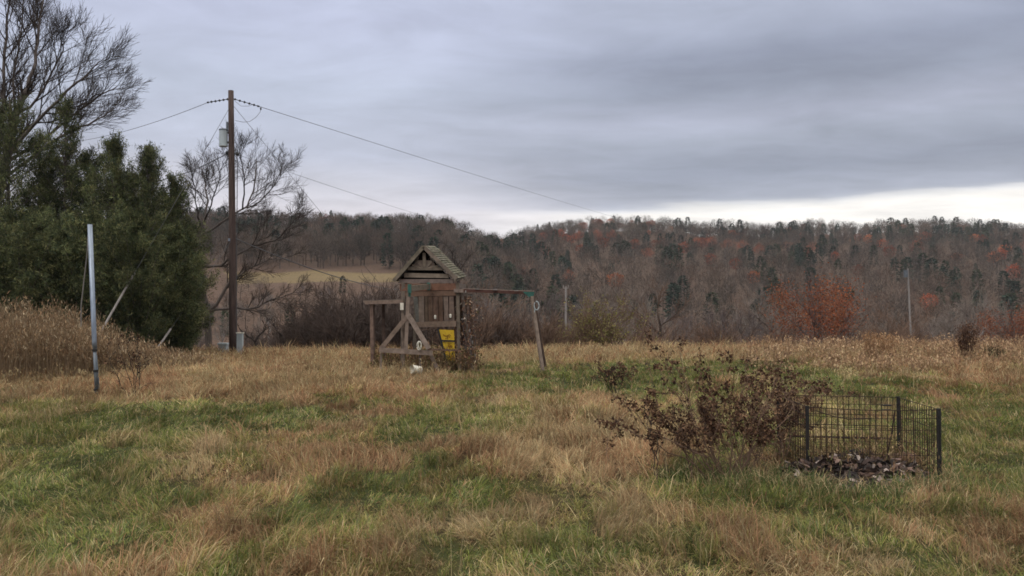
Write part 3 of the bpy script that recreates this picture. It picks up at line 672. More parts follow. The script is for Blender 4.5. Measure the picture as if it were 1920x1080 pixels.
bare_tree('spreading_bare_tree', 'leafless crooked tree spreading behind the wooden utility pole', at(392, 660, D2), 9, rl, cfg2, limbs=[
    (path([(392, 660), (388, 590), (376, 520), (367, 469), (370, 447), (381, 417)], D2), .26, .13, .6, 2),
    (path([(381, 417), (389, 380, .4), (384, 340, .8), (376, 310, 1)], D2), .09, .02, 2.0, 1),
    (path([(376, 430), (372, 395, -.5), (362, 350, -.8), (358, 315, -1)], D2), .07, .02, 1.8, 1),
    (path([(385, 410), (402, 372, -.5), (412, 330, -.8), (418, 300, -1)], D2), .07, .02, 1.8, 1),
    (path([(370, 447), (407, 424), (430, 406), (462, 390), (478, 345, .5), (482, 300, 1)], D2), .11, .03, 2.3, 1),
    (path([(455, 393), (460, 350, -1), (452, 305, -1.2), (448, 280, -1.3)], D2), .07, .02, 1.8, 1),
    (path([(462, 390), (500, 370, .5), (520, 335, .8), (530, 310, 1)], D2), .07, .02, 2.0, 1),
    (path([(380, 500), (396, 502), (426, 491), (474, 460), (505, 425, .3), (548, 395, .6)], D2), .13, .03, 2.0, 1),
    (path([(474, 460), (515, 452, -.5), (545, 425, -.8), (560, 395, -1)], D2), .06, .02, 1.6, 1),
    (path([(388, 590), (415, 560), (428, 530), (450, 515), (490, 490), (540, 480)], D2), .14, .03, 1.9, 1),
    (path([(390, 585), (433, 576), (474, 582), (500, 565), (530, 556), (563, 547)], D2), .12, .025, 1.5, 1)], **KW)

# ------------------------------------------------------------------ cedars
CED = np.array([sr(80, 86, 58), sr(66, 74, 50), sr(92, 96, 62), sr(56, 66, 48), sr(106, 104, 70)])
def cedar(label, px, d, top, width, rng, dens=1.0, bottom=0.0, loose=.0, name='cedar_tree'):
    """upswept plume branches carrying flat sprays, with gaps between the plumes"""
    x = (px - 960) / F * d; zb = float(TH(x, d)); zt = at(px, top, d)[2]; H = zt - zb; W = width / F * d / 2
    root = empty(name, (x, d, zb), label, 'conifer')
    nb = int(135 * dens); lines = [(np.array([[0, 0, -.1], [.03, 0, H * .4], [0, .02, H * .94]]), np.array([.11, .07, .012]))]; SP = []; SD = []; SC = []
    for i in range(nb):
        t = bottom + (1 - bottom) * (i + rng.random()) / nb; a = rng.uniform(0, 6.28)
        Rm = W * (min(1, (1 - t) * 1.5 + .06) ** .7) * rng.uniform(.40, 1.25) * (1.0 if t > .15 else .8 + t)
        z0 = t * H * .88; rise = Rm * rng.uniform(.35, 1.1) + rng.uniform(.1, .55); e = np.array([math.cos(a) * Rm, math.sin(a) * Rm, z0 + rise]); s = np.array([0, 0, z0])
        mid = (s + e) / 2 + np.array([0, 0, -.1 * Rm]) + rng.normal(0, .05, 3)
        lines.append((np.array([s, mid, e]), np.array([.022, .014, .006])))
        if rng.random() < loose * .6: lines.append((np.array([s, mid + .2, e + [.1, .1, .3]]), np.array([.02, .012, .005])))
        ns = int((42 + 60 * Rm) * (1 - loose)); u = rng.uniform(.15, 1.08, ns) ** .7
        c = s * (1 - u[:, None]) ** 2 + 2 * mid * (u * (1 - u))[:, None] + e * (u ** 2)[:, None]
        sg = (.07 + .10 * Rm) * (1.15 - .5 * u); p = c + rng.normal(0, .85, (ns, 3)) * sg[:, None] * np.array([1, 1, .9])
        SP.append(p); dd = (e - s) / (np.linalg.norm(e - s) + 1e-6); SD.append(dd * .6 + rng.normal(0, .6, (ns, 3)) + [0, 0, .35])
        SC.append(CED[rng.integers(0, 5, ns)] * rng.uniform(.5, 1.5) * rng.uniform(.7, 1.3, (ns, 1)))
    P = np.vstack(SP); D = np.vstack(SD); C = np.vstack(SC); n = len(P); k = 7
    # each spray: a fan of leaf slivers
    Pk = np.repeat(P, k, 0) + rng.normal(0, .05, (n * k, 3)); Dk = np.repeat(D, k, 0) + rng.normal(0, .55, (n * k, 3))
    V = sliver(Pk, Dk, rng.uniform(.04, .13, n * k), rng.uniform(.012, .034, n * k), rng)
    Vt, Ft = tubes(lines, 4); build('trunk', Vt, Ft, M['bark'], root)
    build('foliage', V, np.arange(len(V)).reshape(-1, 3), M['cedar'], root, col=np.repeat(np.repeat(C, k, 0), 3, 0)); return root
rc = np.random.default_rng(17)
cedar('tall cedar at the left border under the tall leafless tree', 12, 29, 150, 230, rc, 1.2, loose=.5)
cedar('slim cedar with a thin pointed top left of the paired cedars', 118, 30, 140, 150, rc, 1.0, loose=.5)
cedar('narrow cedar between the border cedar and the slim pointed one', 70, 31, 215, 170, rc, 1.1, loose=.45)
cedar('cedar with a rounded dark top, tallest of the group right of the metal mast', 212, 28, 222, 130, rc, 1.2, loose=.4)
cedar('cedar with a broad billowing top next to the rightmost cedar', 278, 28.5, 244, 130, rc, 1.2, loose=.4)
cedar('rightmost and shortest tall cedar, its edge nearest the utility pole', 328, 29.5, 316, 120, rc, 1.2, loose=.35)
cedar('cedar behind the metal mast filling the middle of the row', 160, 31, 255, 180, rc, 1.3, loose=.35)
cedar('tall cedar standing behind the gap of the two rounded tops', 246, 31, 300, 160, rc, 1.0, loose=.45)
cedar('dense low evergreen at the left border behind the dead goldenrod', 40, 26, 395, 210, rc, 1.6)
cedar('dense low evergreen directly behind the metal mast', 165, 26.5, 405, 190, rc, 1.6)
cedar('dense low evergreen below the rounded cedar top', 255, 26.5, 400, 180, rc, 1.6)
cedar('dense low evergreen at the right end of the cedar row', 325, 27.5, 420, 124, rc, 1.5)
cedar('evergreen beyond the left border of the row', -110, 28, 330, 260, rc, 1.3)

# ------------------------------------------------------------------ utility pole, wires, guys
DP = 30.0
pb = at(438, 668, DP); pb[2] = float(TH(pb[0], DP)) - .2; ptop = at(433, 170, DP)
up_ = empty('utility_pole', pb, 'tall dark wooden utility pole carrying a grey transformer can', 'utility pole')
def onpole(py): t = (at(0, py, DP)[2] - pb[2]) / (ptop[2] - pb[2]); return pb + (ptop - pb) * t
mb = MB(); mb.tube([pb + (ptop - pb) * t for t in np.linspace(0, 1, 9)], np.linspace(.155, .10, 9), 12); mb.build('post', M['pole'], up_, pb, True)
tp = at(419, 258, DP - .05); mb = MB(); mb.tube([tp + [0, 0, -.30], tp + [0, 0, .27]], .155, 14); mb.tube([tp + [0, 0, -.33], tp + [0, 0, -.29]], .165, 14)
tank = mb.build('transformer_tank', M['tank'], up_, pb)
mb = MB(); mb.tube([tp + [0, 0, .27], tp + [0, 0, .31], tp + [0, 0, .34]], [.17, .165, .08], 14); mb.build('lid', M['galvd'], tank, pb)
mb = MB()
for k in range(5): mb.tube([tp + [.13, 0, .33 + k * .055], tp + [.13, 0, .37 + k * .055]], [.05, .03], 8)
mb.build('bushing', M['galvd'], up_, pb)
mb = MB(); mb.beam(tp + [.15, 0, .18], onpole(248), .05, .08); mb.beam(tp + [.15, 0, -.18], onpole(268), .05, .08); mb.build('bracket', M['black'], up_, pb)
def insul(a, b, nd=5):
    mb = MB(); a = np.array(a); b = np.array(b); mb.tube([a, b], .014, 6); L = b - a
    for k in range(nd):
        c = a + L * (.15 + .7 * k / (nd - 1)); e = L / np.linalg.norm(L) * .04; mb.tube([c - e, c, c + e], [.02, .05, .02], 8)
    mb.tube([b - L * .03, b + L * .04], .035, 6); mb.build('insulator', M['black'], up_, pb)
iL, iR = at(390, 192, DP), at(484, 199, DP)
insul(onpole(185), iL); insul(onpole(184), iR)
for px_, py_ in ((426, 287), (445, 289)):
    mb = MB(); q = at(px_, py_, DP); mb.tube([q + [0, 0, -.07], q + [0, 0, .0], q + [0, 0, .07]], [.04, .075, .04], 8); mb.beam(q, onpole(288), .03, .03); mb.build('spool_insulator', M['black'], up_, pb)
mb = MB(); mb.tube([at(441, 226, DP), at(456, 229, DP), at(468, 228, DP), at(480, 220, DP), at(488, 210, DP), at(489, 201, DP)], .008, 5); mb.tube([at(441, 190, DP), at(452, 199, DP), at(466, 199, DP), at(476, 195, DP)], .007, 5); mb.tube([at(489, 206, DP), at(489, 202, DP)], .03, 6)
mb.build('jumper_wire', M['wire'], up_, pb)
mb = MB(); mb.tube([at(443, 292, DP - .1), at(446, 305, DP - .1), at(445, 330, DP - .12), at(444, 460, DP - .14), at(443, 640, DP - .16)], .016, 5); mb.tube([at(427, 290, DP - .1), at(424, 306, DP - .1), at(427, 322, DP - .15)], .014, 5); mb.build('cable', M['wire'], up_, pb)
mb = MB(); mb.beam(at(430, 447, DP - .13), at(430, 452, DP - .13), .06, .06); mb.build('bracket', M['galv'], up_, pb)
def wire(name, label, a, b, sag, r, cat='wire', n=24):
    a, b = np.array(a), np.array(b); t = np.linspace(0, 1, n)[:, None]; P = a + (b - a) * t; P[:, 2] -= (sag * 4 * t * (1 - t))[:, 0]
    mb = MB(); mb.tube(P, r, 5, cap=False); return tag(mb.build(name, M['wire'], None, a), label, cat)
wire('power_line', 'overhead power line running right from the pole top towards the ridge', iR, at(1330, 440, 420), 2.0, .011)
wire('power_line', 'overhead power line running left from the pole top behind the trees', iL, at(120, 268, 44), .25, .010)
wire('service_line', 'thin lower line sloping right from below the transformer', at(445, 290, DP), at(980, 440, 260), 1.4, .009)
wire('service_line', 'thick cable running left from the pole into the cedars', at(426, 288, DP), at(250, 345, 36), .25, .017)
wire('service_cable', 'black cable sagging right from the middle of the pole', at(441, 447, DP), at(780, 545, 60), .5, .022)
def guy(label, a, b, guard0, guard1):
    a, b = np.array(a), np.array(b); r = empty('guy_wire', b, label, 'guy wire'); mb = MB(); mb.tube([a, (a + b) / 2, b], .008, 5); mb.build('strand', M['wire'], r, b)
    if guard0 is not None:
        mb = MB(); g0 = b + (a - b) * guard0; g1 = b + (a - b) * guard1; mb.tube([g0, g1], .035, 7); mb.build('guard', M['pale'], r, b)
gb = at(186, 627, 24.0); guy('guy wire with a long white guard beside the metal mast', onpole(197), gb, .0, .225)
gb = at(296, 652, 25.5); guy('low guy wire with a short pale guard in the grass left of the pole', onpole(448), gb, .0, .15)
guy('guy wire slanting right from the pole top over the bare tree', onpole(193), at(800, 640, 39), None, None)
# white post beside the pole and small pale box
pp = at(450, 668, DP - .4); pp[2] = float(TH(pp[0], pp[1])); r = empty('meter_post', pp, 'short pale square post right beside the utility pole', 'post')
mb = MB(); mb.beam(pp - [0, 0, .1], pp + [0, 0, .98], .2, .16, c=(1, 1, 1)); mb.build('post', M['tank'], r, pp)
mb = MB(); mb.beam(pp + [0, 0, .98], pp + [0, 0, 1.02], .24, .20, c=(1, 1, 1)); mb.build('cap', M['white'], r, pp)
bx = at(419, 655, DP + 1.5); r = empty('utility_box', bx, 'small pale box in the grass left of the utility pole', 'box')
mb = MB(); mb.beam(bx + [0, 0, -.3], bx + [0, 0, .18], .30, .3, c=(.6, .6, .6)); mb.build('body', M['tank'], r, bx)
mb = MB(); mb.beam(bx + [0, 0, .18], bx + [0, 0, .25], .37, .35, c=(.9, .9, .9)); mb.build('lid', M['tank'], r, bx)
# distant poles
def dist_pole(label, x0, y0, x1, d, r0, r1, arm, m):
    a = at(x0, y0, d); b = at(x1, 650, d); b[2] = float(TH(b[0], d)) - .2
    r = empty('distant_pole', b, label, 'utility pole'); mb = MB(); mb.tube([b, (a + b) / 2, a], [r0, (r0 + r1) / 2, r1], 8); mb.build('post', M[m], r, b)
    mb = MB()
    if arm == 1: mb.beam(a + [-.25, 0, -.15], a + [.25, 0, -.15], .07, .07, c=(1, 1, 1)); mb.tube([a + [-.22, 0, -.1], a + [-.22, 0, .12]], .04, 6); mb.tube([a + [.22, 0, -.1], a + [.22, 0, .12]], .04, 6); mb.build('crossarm', M[m], r, b)
    else: mb.tube([a + [-.25, -.1, -.9], a + [-.25, -.1, -.2]], .2, 8); mb.build('transformer', M['galvd'], r, b)
dist_pole('pale distant pole with a short crossarm right of the swing frame', 1061, 537, 1061, 72, .12, .09, 1, 'pale')
dist_pole('thin distant pole leaning slightly among the trees on the right', 1702, 503, 1712, 80, .11, .08, 2, 'pale')

# ------------------------------------------------------------------ metal mast at the left
dm = 14.6; m0 = at(182, 748, dm); m0[2] = float(TH(m0[0], dm)) - .1; m1 = at(177, 640, dm); m2 = at(168.5, 421, dm)
r = empty('metal_mast', m0, 'leaning galvanised metal mast in two joined sections with a hanging cord', 'mast')
mb = MB(); mb.tube([m0, m1], .030, 10); mb.tube([m0 + [.05, .02, 0], m1 + [.03, .02, -.25]], .012, 8); mb.build('lower_tube', M['galvd'], r, m0, True)
mb = MB(); mb.tube([m1 - (m2 - m1) * .06, m1, m2], .041, 12); mb.build('upper_tube', M['galv'], r, m0, True)
for py_ in (655, 690, 722):
    mb = MB(); q = m0 + (m1 - m0) * ((748 - py_) / 108); mb.tube([q - [0, 0, .02], q + [0, 0, .02]], .046, 8); mb.build('clamp', M['black'], r, m0)
mb = MB(); mb.tube([m2 + [-.02, 0, -.02], at(164, 470, dm), at(157, 530, dm + .2), at(152, 575, dm + .3), at(152, 612, dm + .4)], .010, 5); mb.build('cord', M['pale'], r, m0)

# ------------------------------------------------------------------ play tower
DT = 22.0
pt = at(800, 700, DT); pt[2] = float(TH(pt[0], DT + .5))
PT = empty('play_tower', pt, 'weathered wooden play tower with gable roof and two swing frames', 'playset')
def q(px, py, d=DT): return at(px, py, d)
def zg(px, d): x = (px - 960) / F * d; return np.array([x, d, float(TH(x, d)) - .08])
B = DT + 1.7                                   # back plane of the tower
def back(px, py): return at(px, py, DT) + np.array([.12, 1.7, 0])
mb = None
# corner posts
for px_, py_ in ((757, 530), (858, 530)):
    for f in (0, 1):
        mb = MB(); a = q(px_, py_); g_ = zg(px_ + (4 if px_ > 800 else -2), DT)
        if f: a = a + [.12, 1.7, 0]; g_ = g_ + [.12, 1.7, 0]
        mb.beam(g_, a, .09, .09, jit=.006); mb.build('corner_post', M['wood'], PT, pt)
# gable boards, rafters, sunburst
mb = MB(); y0 = DT - .02
def hb(x0, x1, y, h, d, c=None, dz=0, t=.03):
    mb.beam(q(x0, y, d), q(x1, y + dz, d), t, h / F * d, up=(0, 0, 1), c=c, jit=.004)
hb(765, 833, 503, 6, y0, dz=1); hb(758, 841, 516, 8, y0, dz=1.5); hb(748, 850, 527, 7, y0)
for (a0, a1, b0, b1, w_) in ((796, 500, 795, 474, .085), (793, 500, 780, 487, .075), (799, 500, 812, 487, .075), (789, 502, 773, 497, .05), (803, 502, 823, 498, .05), (777, 497, 785, 482, .03), (815, 497, 806, 482, .03)):
    mb.beam(q(a0, a1, y0 - .01), q(b0, b1, y0 - .01), .03, w_, up=(0, 0, 1) if abs(a0 - b0) > 5 else (1, 0, 0))
mb.poly([q(772, 499, y0 + .004), q(818, 499, y0 + .004), q(806, 488, y0 + .004), q(786, 488, y0 + .004)], (.9, .86, .82))
mb.build('gable_boards', M['wood'], PT, pt)
mb = MB(); mb.poly([q(746, 530, DT + .35), q(852, 530, DT + .35), q(794, 468, DT + .35)], (.03, .025, .025)); mb.build('gable_painted_shade', M['wood'], PT, pt)  # near-black sheet, paints the shade of the interior behind the gable openings
pk, eL, eR = q(794, 461, DT - .15), q(738, 527, DT - .15), q(856, 523, DT - .15)
mb = MB(); mb.beam(pk + [.0, 0, -.02], eL, .05, .10, c=(.95, 1, .9)); mb.beam(pk + [0, 0, -.02], eR, .05, .10, c=(1, 1, .95)); mb.build('rafters', M['wood'], PT, pt)
rb = np.array([.12, 2.05, .14])
def slope(e, nm):
    out_ = unit(e - pk); nrm = unit(np.cross(rb, out_)); nrm = nrm if nrm[2] > 0 else -nrm
    mb = MB(); nrow = 15
    for k in range(nrow):
        a = pk + (e - pk) * k / nrow; b = pk + (e - pk) * (k + 1.12) / nrow; ncol = 9
        for j in range(ncol):
            if RNG.random() < .04: continue
            s0, s1 = j / ncol, (j + .97) / ncol; g = RNG.uniform(.75, 1.25); cc = (g, g * RNG.uniform(.96, 1.08), g * RNG.uniform(.85, 1))
            lo = nrm * (.035 + RNG.uniform(0, .02)); hi = nrm * .012
            v = [a + rb * s0 + hi, a + rb * s1 + hi, b + rb * s1 + lo, b + rb * s0 + lo]; v2 = [p - nrm * .012 for p in v]
            mb.add(np.array(v + v2), np.array([[0, 1, 2, 3], [7, 6, 5, 4], [3, 2, 6, 7], [0, 3, 7, 4], [1, 5, 6, 2], [0, 4, 5, 1]]), cc)
    v = [pk - nrm * .01, pk + rb - nrm * .01, e + rb - nrm * .01, e - nrm * .01]; mb.poly(v, (.5, .5, .5)); v = [p - nrm * .02 for p in v]; mb.poly(v[::-1], (.4, .4, .4))
    mb.build('roof_slope', M['shingle'], PT, pt)
slope(eL, 'l'); slope(eR, 'r')
mb = MB(); mb.beam(eR + [-.05, 0, -.03], eR + rb + [-.05, 0, -.03], .04, .07, c=(1.1, 1.15, 1)); mb.build('eave_board', M['wood'], PT, pt)
# fascia and wall
mb = MB(); hb(750, 858, 539, 13, DT - .03, (.95, .62, .50), dz=-1, t=.035); hb(752, 862, 551, 9, DT - .02, (.85, .66, .56), dz=-1); mb.build('front_fascia', M['wood'], PT, pt)
mb = MB(); dd = DT - .04
for x0, x1, c_ in ((786, 796, (1.0, .95, .9)), (797, 803, (.55, .48, .4)), (804, 812, (.62, .50, .42)), (813, 822, (.70, .55, .48)), (823, 831, (.62, .48, .40)), (833, 841, (.95, .88, .85)), (843, 852, (.8, .72, .68))):
    a, b = q((x0 + x1) / 2 - 1, 556, dd), q((x0 + x1) / 2, 604, dd); mb.beam(a, b, (x1 - x0) / F * dd, .025, up=(0, 1, 0), c=c_, jit=.005)
mb.build('wall_boards', M['wood'], PT, pt)
mb = MB(); a, b = q(779, 557, dd), q(784, 604, dd); mb.beam(a, b, .11, .025, up=(0, 1, 0), c=(1.1, .75, .75), jit=.004); mb.build('green_board', mat('green_paint', (.085, .12, .105), .8, attr=True, noise=(12, .6, 1.3, (1, 1, 1))), PT, pt)
mb = MB(); mb.beam(q(776, 609, dd - .06), q(855, 607, dd - .06), .06, .15, c=(1.05, .95, .85)); mb.build('floor_beam', M['wood'], PT, pt)
# floor, back wall, side beams
mb = MB()
for k in range(11):
    t = k / 10; mb.beam(q(758, 604) + [.0, t * 1.65 + .02, -.02], q(857, 604) + [.0, t * 1.65 + .02, -.02], .14, .03)
mb.build('floor_deck', M['wood'], PT, pt)
mb = MB()
for k in range(11):
    px_ = 762 + k * 9.2; mb.beam(back(px_, 541), back(px_, 604), .125, .02, up=(0, 1, 0), jit=.004, c=(.6, .5, .45))
mb.beam(back(752, 537), back(862, 537), .035, .16); mb.beam(back(752, 608), back(862, 608), .035, .15); mb.build('back_wall', M['wood'], PT, pt)
mb = MB()
for s_ in (757, 858):
    for y_, h_ in ((535, .14), (608, .13)): mb.beam(q(s_, y_) + [0, 0, 0], back(s_, y_), .04, h_)
mb.build('side_rails', M['wood'], PT, pt)
# ladder side with ragged boards
mb = MB(); la, lb2 = q(866, 545, DT + .1), zg(886, DT + .1); lc, ld = q(869, 548, DT + .9), zg(893, DT + .9)
mb.beam(la, lb2, .07, .09); mb.beam(lc, ld, .07, .09); mb.build('ladder_rails', M['wood'], PT, pt)
mb = MB()
for k in range(9):
    t = .12 + k * .1; mb.beam(la + (lb2 - la) * t + [-.03, -.1, 0], lc + (ld - lc) * t + [.02, .05, 0], .03, .12, c=(.7, .52, .44), jit=.015)
mb.build('climbing_rungs', M['wood'], PT, pt)
mb = MB()
for x0, x1 in ((866, 868), (872, 876), (880, 885)): mb.beam(q(x0, 556, DT + .4), q(x1, 640, DT + .4), .07, .03, up=(0, 1, 0), c=(.65, .5, .42), jit=.01)
mb.build('side_boards', M['wood'], PT, pt)
mb = MB(); mb.beam(q(851, 545, DT - .1), q(869, 545, DT - .1), .07, .10, c=(1.25, 1.2, 1.2)); mb.build('beam_bracket', M['wood'], PT, pt)
# right swing beam and legs
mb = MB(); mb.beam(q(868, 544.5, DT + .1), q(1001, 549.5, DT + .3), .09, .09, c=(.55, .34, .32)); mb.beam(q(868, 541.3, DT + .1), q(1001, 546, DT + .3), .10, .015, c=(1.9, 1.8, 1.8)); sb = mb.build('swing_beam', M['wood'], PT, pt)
mb = MB(); 
for x_ in (895, 928, 968): mb.beam(q(x_ - 4, 541 + (x_ - 868) * .038, DT + .1), q(x_ + 4, 541 + (x_ - 868) * .038, DT + .1), .10, .02, c=(1, 1, 1))
mb.build('beam_hardware', M['pale'], PT, pt)
mb = MB(); g0, g1, g2 = q(980, 547, DT + .2), q(1002, 547, DT + .25), q(999, 563, DT + .25)
V = np.array([g0, g1, g2, g0 + [0, .18, 0], g1 + [0, .18, 0], g2 + [0, .18, 0]]); mb.add(V, [np.array([[0, 2, 1], [3, 4, 5]]), np.array([[0, 1, 4, 3], [1, 2, 5, 4], [2, 0, 3, 5]])]); mb.build('corner_bracket', M['green'], PT, pt)
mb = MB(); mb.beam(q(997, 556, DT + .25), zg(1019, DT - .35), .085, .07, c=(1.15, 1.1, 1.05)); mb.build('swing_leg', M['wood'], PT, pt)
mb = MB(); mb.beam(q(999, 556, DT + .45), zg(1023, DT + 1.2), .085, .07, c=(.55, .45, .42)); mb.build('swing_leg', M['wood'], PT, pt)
mb = MB(); mb.tube([q(1006 + 4.5 * math.cos(t), 573 + 8 * math.sin(t), DT + .1) for t in np.linspace(-1.9, 4.0, 14)], .014, 5); mb.tube([q(1003, 580, DT + .1), q(1001, 590, DT + .1)], .012, 5); mb.build('rope_loop', M['tank'], PT, pt)
# front left swing frame
DF = 20.6
mb = MB(); mb.beam(q(767, 541, DF), q(806, 537, DT - .1), .09, .14, c=(1.0, 1.02, .95)); mb.build('swing_beam', M['wood'], PT, pt)
mb = MB(); mb.beam(q(765, 541, DF - .06), q(771, 541, DF - .06), .12, .22); mb.beam(q(768, 549, DF - .05), q(768, 556, DF - .05), .06, .05); mb.build('end_bracket', M['green'], PT, pt)
mb = MB(); mb.beam(q(801, 537, DT - .2), q(806, 537, DT - .2), .10, .21); mb.build('end_bracket', M['green'], PT, pt)
mb = MB(); mb.beam(q(766, 549, DF), q(761, 656, DF - .05), .085, .085, c=(1.2, 1.15, 1.1)); mb.build('swing_post', M['wood'], PT, pt)
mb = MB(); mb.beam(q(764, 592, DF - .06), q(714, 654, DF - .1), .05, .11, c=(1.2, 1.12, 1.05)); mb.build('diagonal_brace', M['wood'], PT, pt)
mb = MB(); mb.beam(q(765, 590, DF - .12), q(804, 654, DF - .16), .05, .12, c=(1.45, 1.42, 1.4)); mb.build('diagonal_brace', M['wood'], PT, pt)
mb = MB(); mb.beam(q(801, 650, DF + .1), zg(829, DF + .1), .05, .09, c=(1, .95, .9)); mb.build('swing_leg', M['wood'], PT, pt)
mb = MB(); mb.beam(q(755, 600, DF + .1), q(759, 652, DF + .1), .06, .07, c=(.9, .85, .8)); mb.build('inner_post', M['wood'], PT, pt)
mb = MB(); mb.beam(q(711, 656, DF - .12), q(811, 662, DF - .12), .06, .12, c=(1.25, 1.2, 1.15)); mb.build('ground_rail', M['wood'], PT, pt)
mb = MB(); mb.beam(q(787, 663, DF), zg(790, DF), .05, .06); mb.beam(q(715, 660, DF), zg(714, DF), .05, .06); mb.build('rail_stake', M['wood'], PT, pt)
mb = MB(); mb.beam(q(803, 655, DF), q(862, 657, DT - .3), .04, .05, c=(.9, .7, .6)); mb.build('cross_rail', M['wood'], PT, pt)
# side table
mb = MB(); dt2 = 21.3
for k in range(5): mb.beam(q(682, 565.5, dt2 + k * .16) , q(756, 562.5, dt2 + k * .16), .14, .05)
mb.beam(q(684, 567.5, dt2 - .10), q(756, 565.5, dt2 - .10), .03, .09, c=(1.2, 1.1, 1.05)); mb.build('side_shelf', M['wood'], PT, pt)
for px_, d_, w_, c_ in ((697, dt2, .10, (1, .85, .8)), (700, dt2 + .65, .08, (.7, .6, .55)), (719, dt2 + .5, .09, (.5, .42, .4)), (755, dt2, .09, (1, .95, .9))):
    mb = MB(); mb.beam(q(px_, 568, d_), zg(px_ + 2, d_), w_ * .85, w_ * .85, c=c_); mb.build('shelf_post', M['wood'], PT, pt)
mb = MB(); mb.beam(q(753.5, 568, dt2 - .12), q(753.5, 581, dt2 - .12), .09, .02, up=(0, 1, 0)); mb.build('white_plate', M['white'], PT, pt)
# yellow climbing panels
mb = MB(); d0_ = DT - .12
def ypan(x0, x1, y0_, x2, x3, y1_):
    mb = MB(); a, b, c_, e = q(x0, y0_, d0_), q(x1, y0_ + 1, d0_), q(x3, y1_, d0_), q(x2, y1_ - 1, d0_); k = np.array([0, .05, 0]); V = np.array([a, b, c_, e, a + k, b + k, c_ + k, e + k])
    mb.add(V, np.array([[0, 3, 2, 1], [4, 5, 6, 7], [0, 1, 5, 4], [1, 2, 6, 5], [2, 3, 7, 6], [3, 0, 4, 7]])); o = mb.build('yellow_panel', M['yellow'], PT, pt)
    mk = MB(); rr_ = random.Random(int(y0_))
    cx, cy = (x0 + x1 + x2 + x3) / 4, (y0_ + y1_) / 2
    for k in range(6):
        aa = rr_.uniform(0, 6.28); mk.tube([q(cx + rr_.uniform(-1, 1), cy + 2, d0_ - .006), q(cx + 4 * math.cos(aa), cy + .3 * (y1_ - y0_) * math.sin(aa), d0_ - .006), q(cx + 7.5 * math.cos(aa + .4), cy + .38 * (y1_ - y0_) * math.sin(aa + .4), d0_ - .006)], .009, 4)
    mk.build('marking', mat('brown_mark', (.22, .11, .012), .8), o, pt)
ypan(823, 851, 618, 827, 852, 638); ypan(828, 852, 640.5, 832, 852, 656); ypan(833, 852, 658, 838, 853, 676)
mb = MB(); mb.beam(q(821, 616, d0_), q(838, 681, d0_ + .02), .045, .05, c=(1, 1, 1)); mb.beam(q(826, 639.2, d0_ - .02), q(853, 639.2, d0_ - .02), .02, .03); mb.build('black_rail', M['black'], PT, pt)
mb = MB()
for px_, py_ in ((816, 594), (844.5, 592)): p_ = q(px_, py_, dd - .05); mb.tube([p_ - [0, 0, .05], p_ + [0, 0, .02], p_ + [0, 0, .05]], [.028, .032, .015], 8)
mb.build('white_knob', M['white'], PT, pt)
# white ring on the brace, green tape
mb = MB(); mb.tube([q(786 + 4 * math.cos(t), 648 + 8 * math.sin(t), DF - .2) for t in np.linspace(.2, 6.6, 16)], .016, 6); mb.tube([q(787 + 2.5 * math.cos(t), 647 + 6.5 * math.sin(t), DF - .23) for t in np.linspace(1.2, 6.9, 14)], .014, 6)
rg = tag(mb.build('white_rope_coil', M['white'], None, q(786, 648, DF - .2)), 'white loop of rope hanging on the lower brace of the swing frame', 'rope')
# bucket
bb = q(781, 690, 19.6); bb[2] = q(781, 693, 19.6)[2]
br = empty('white_bucket', bb, 'white plastic bucket tipped over in the grass below the swing frame', 'bucket')
ax = unit(np.array([-.75, -.5, .12])); mb = MB(); ts = np.linspace(-.12, .12, 4)
mb.tube([bb - ax * .12, bb - ax * .119, bb, bb + ax * .12], [.01, .085, .097, .108], 14, cap=False); mb.build('body', M['white'], br, bb, True)
mb = MB(); mb.tube([bb + ax * .112, bb + ax * .13], .114, 14, cap=False); mb.build('rim', M['white'], br, bb, True)
# vine on the ladder side
mb = MB(); vl = []; VP = []
rv = np.random.default_rng(8)
for k in range(16):
    a = np.array(zg(870 + rv.uniform(-6, 24), DT + rv.uniform(-.1, .9))); P = [a]
    for j in range(6): P.append(P[-1] + np.array([rv.normal(-.02, .07), rv.normal(0, .07), rv.uniform(.2, .4)]))
    P = np.array(P); vl.append((P, np.linspace(.012, .006, 7))); VP.append(P)
V, Fq = tubes(vl, 3); vroot = empty('climbing_vine', zg(880, DT + .4), 'dry brown climbing vine smothering the ladder side of the play tower', 'vine')
bs = np.array(vroot.location); build('stems', V, Fq, M['twig'], vroot, bs)
P = np.vstack(VP); nl = 1100; P = P[rv.integers(0, len(P), nl)] + rv.normal(0, .09, (nl, 3)); V = sliver(P, rv.normal(0, 1, (nl, 3)), rv.uniform(.04, .10, nl), rv.uniform(.03, .07, nl), rv)
VC = np.array([sr(120, 88, 70), sr(98, 72, 60), sr(150, 120, 98), sr(96, 92, 60), sr(180, 165, 150)])
build('leaves', V, np.arange(nl * 3).reshape(-1, 3), M['leaf'], vroot, bs, np.repeat(VC[rv.choice(5, nl, p=[.34, .3, .2, .1, .06])], 3, 0))
for px_, py_ in ((862, 556), (866, 563), (868, 580), (865, 600), (878, 612), (881, 622), (884, 634), (886, 645), (889, 655), (891, 668), (894, 681), (876, 605), (871, 549)):
    p_ = q(px_ + RNG.normal(0, 1), py_, DT - .05 + RNG.uniform(0, .2)); mb = MB(); mb.beam(p_, p_ + [RNG.normal(0, .02), 0, RNG.uniform(.04, .11)], .035, .03, c=np.array([1, .95, .9]) * RNG.uniform(.6, 1.1)); mb.build('splinter', M['pale'], PT, pt)
b = at(868, 660, 47); P = [at(a, p, 47) for a, p in [(868, 660), (866, 560), (858, 520), (852, 490), (846, 470)]]
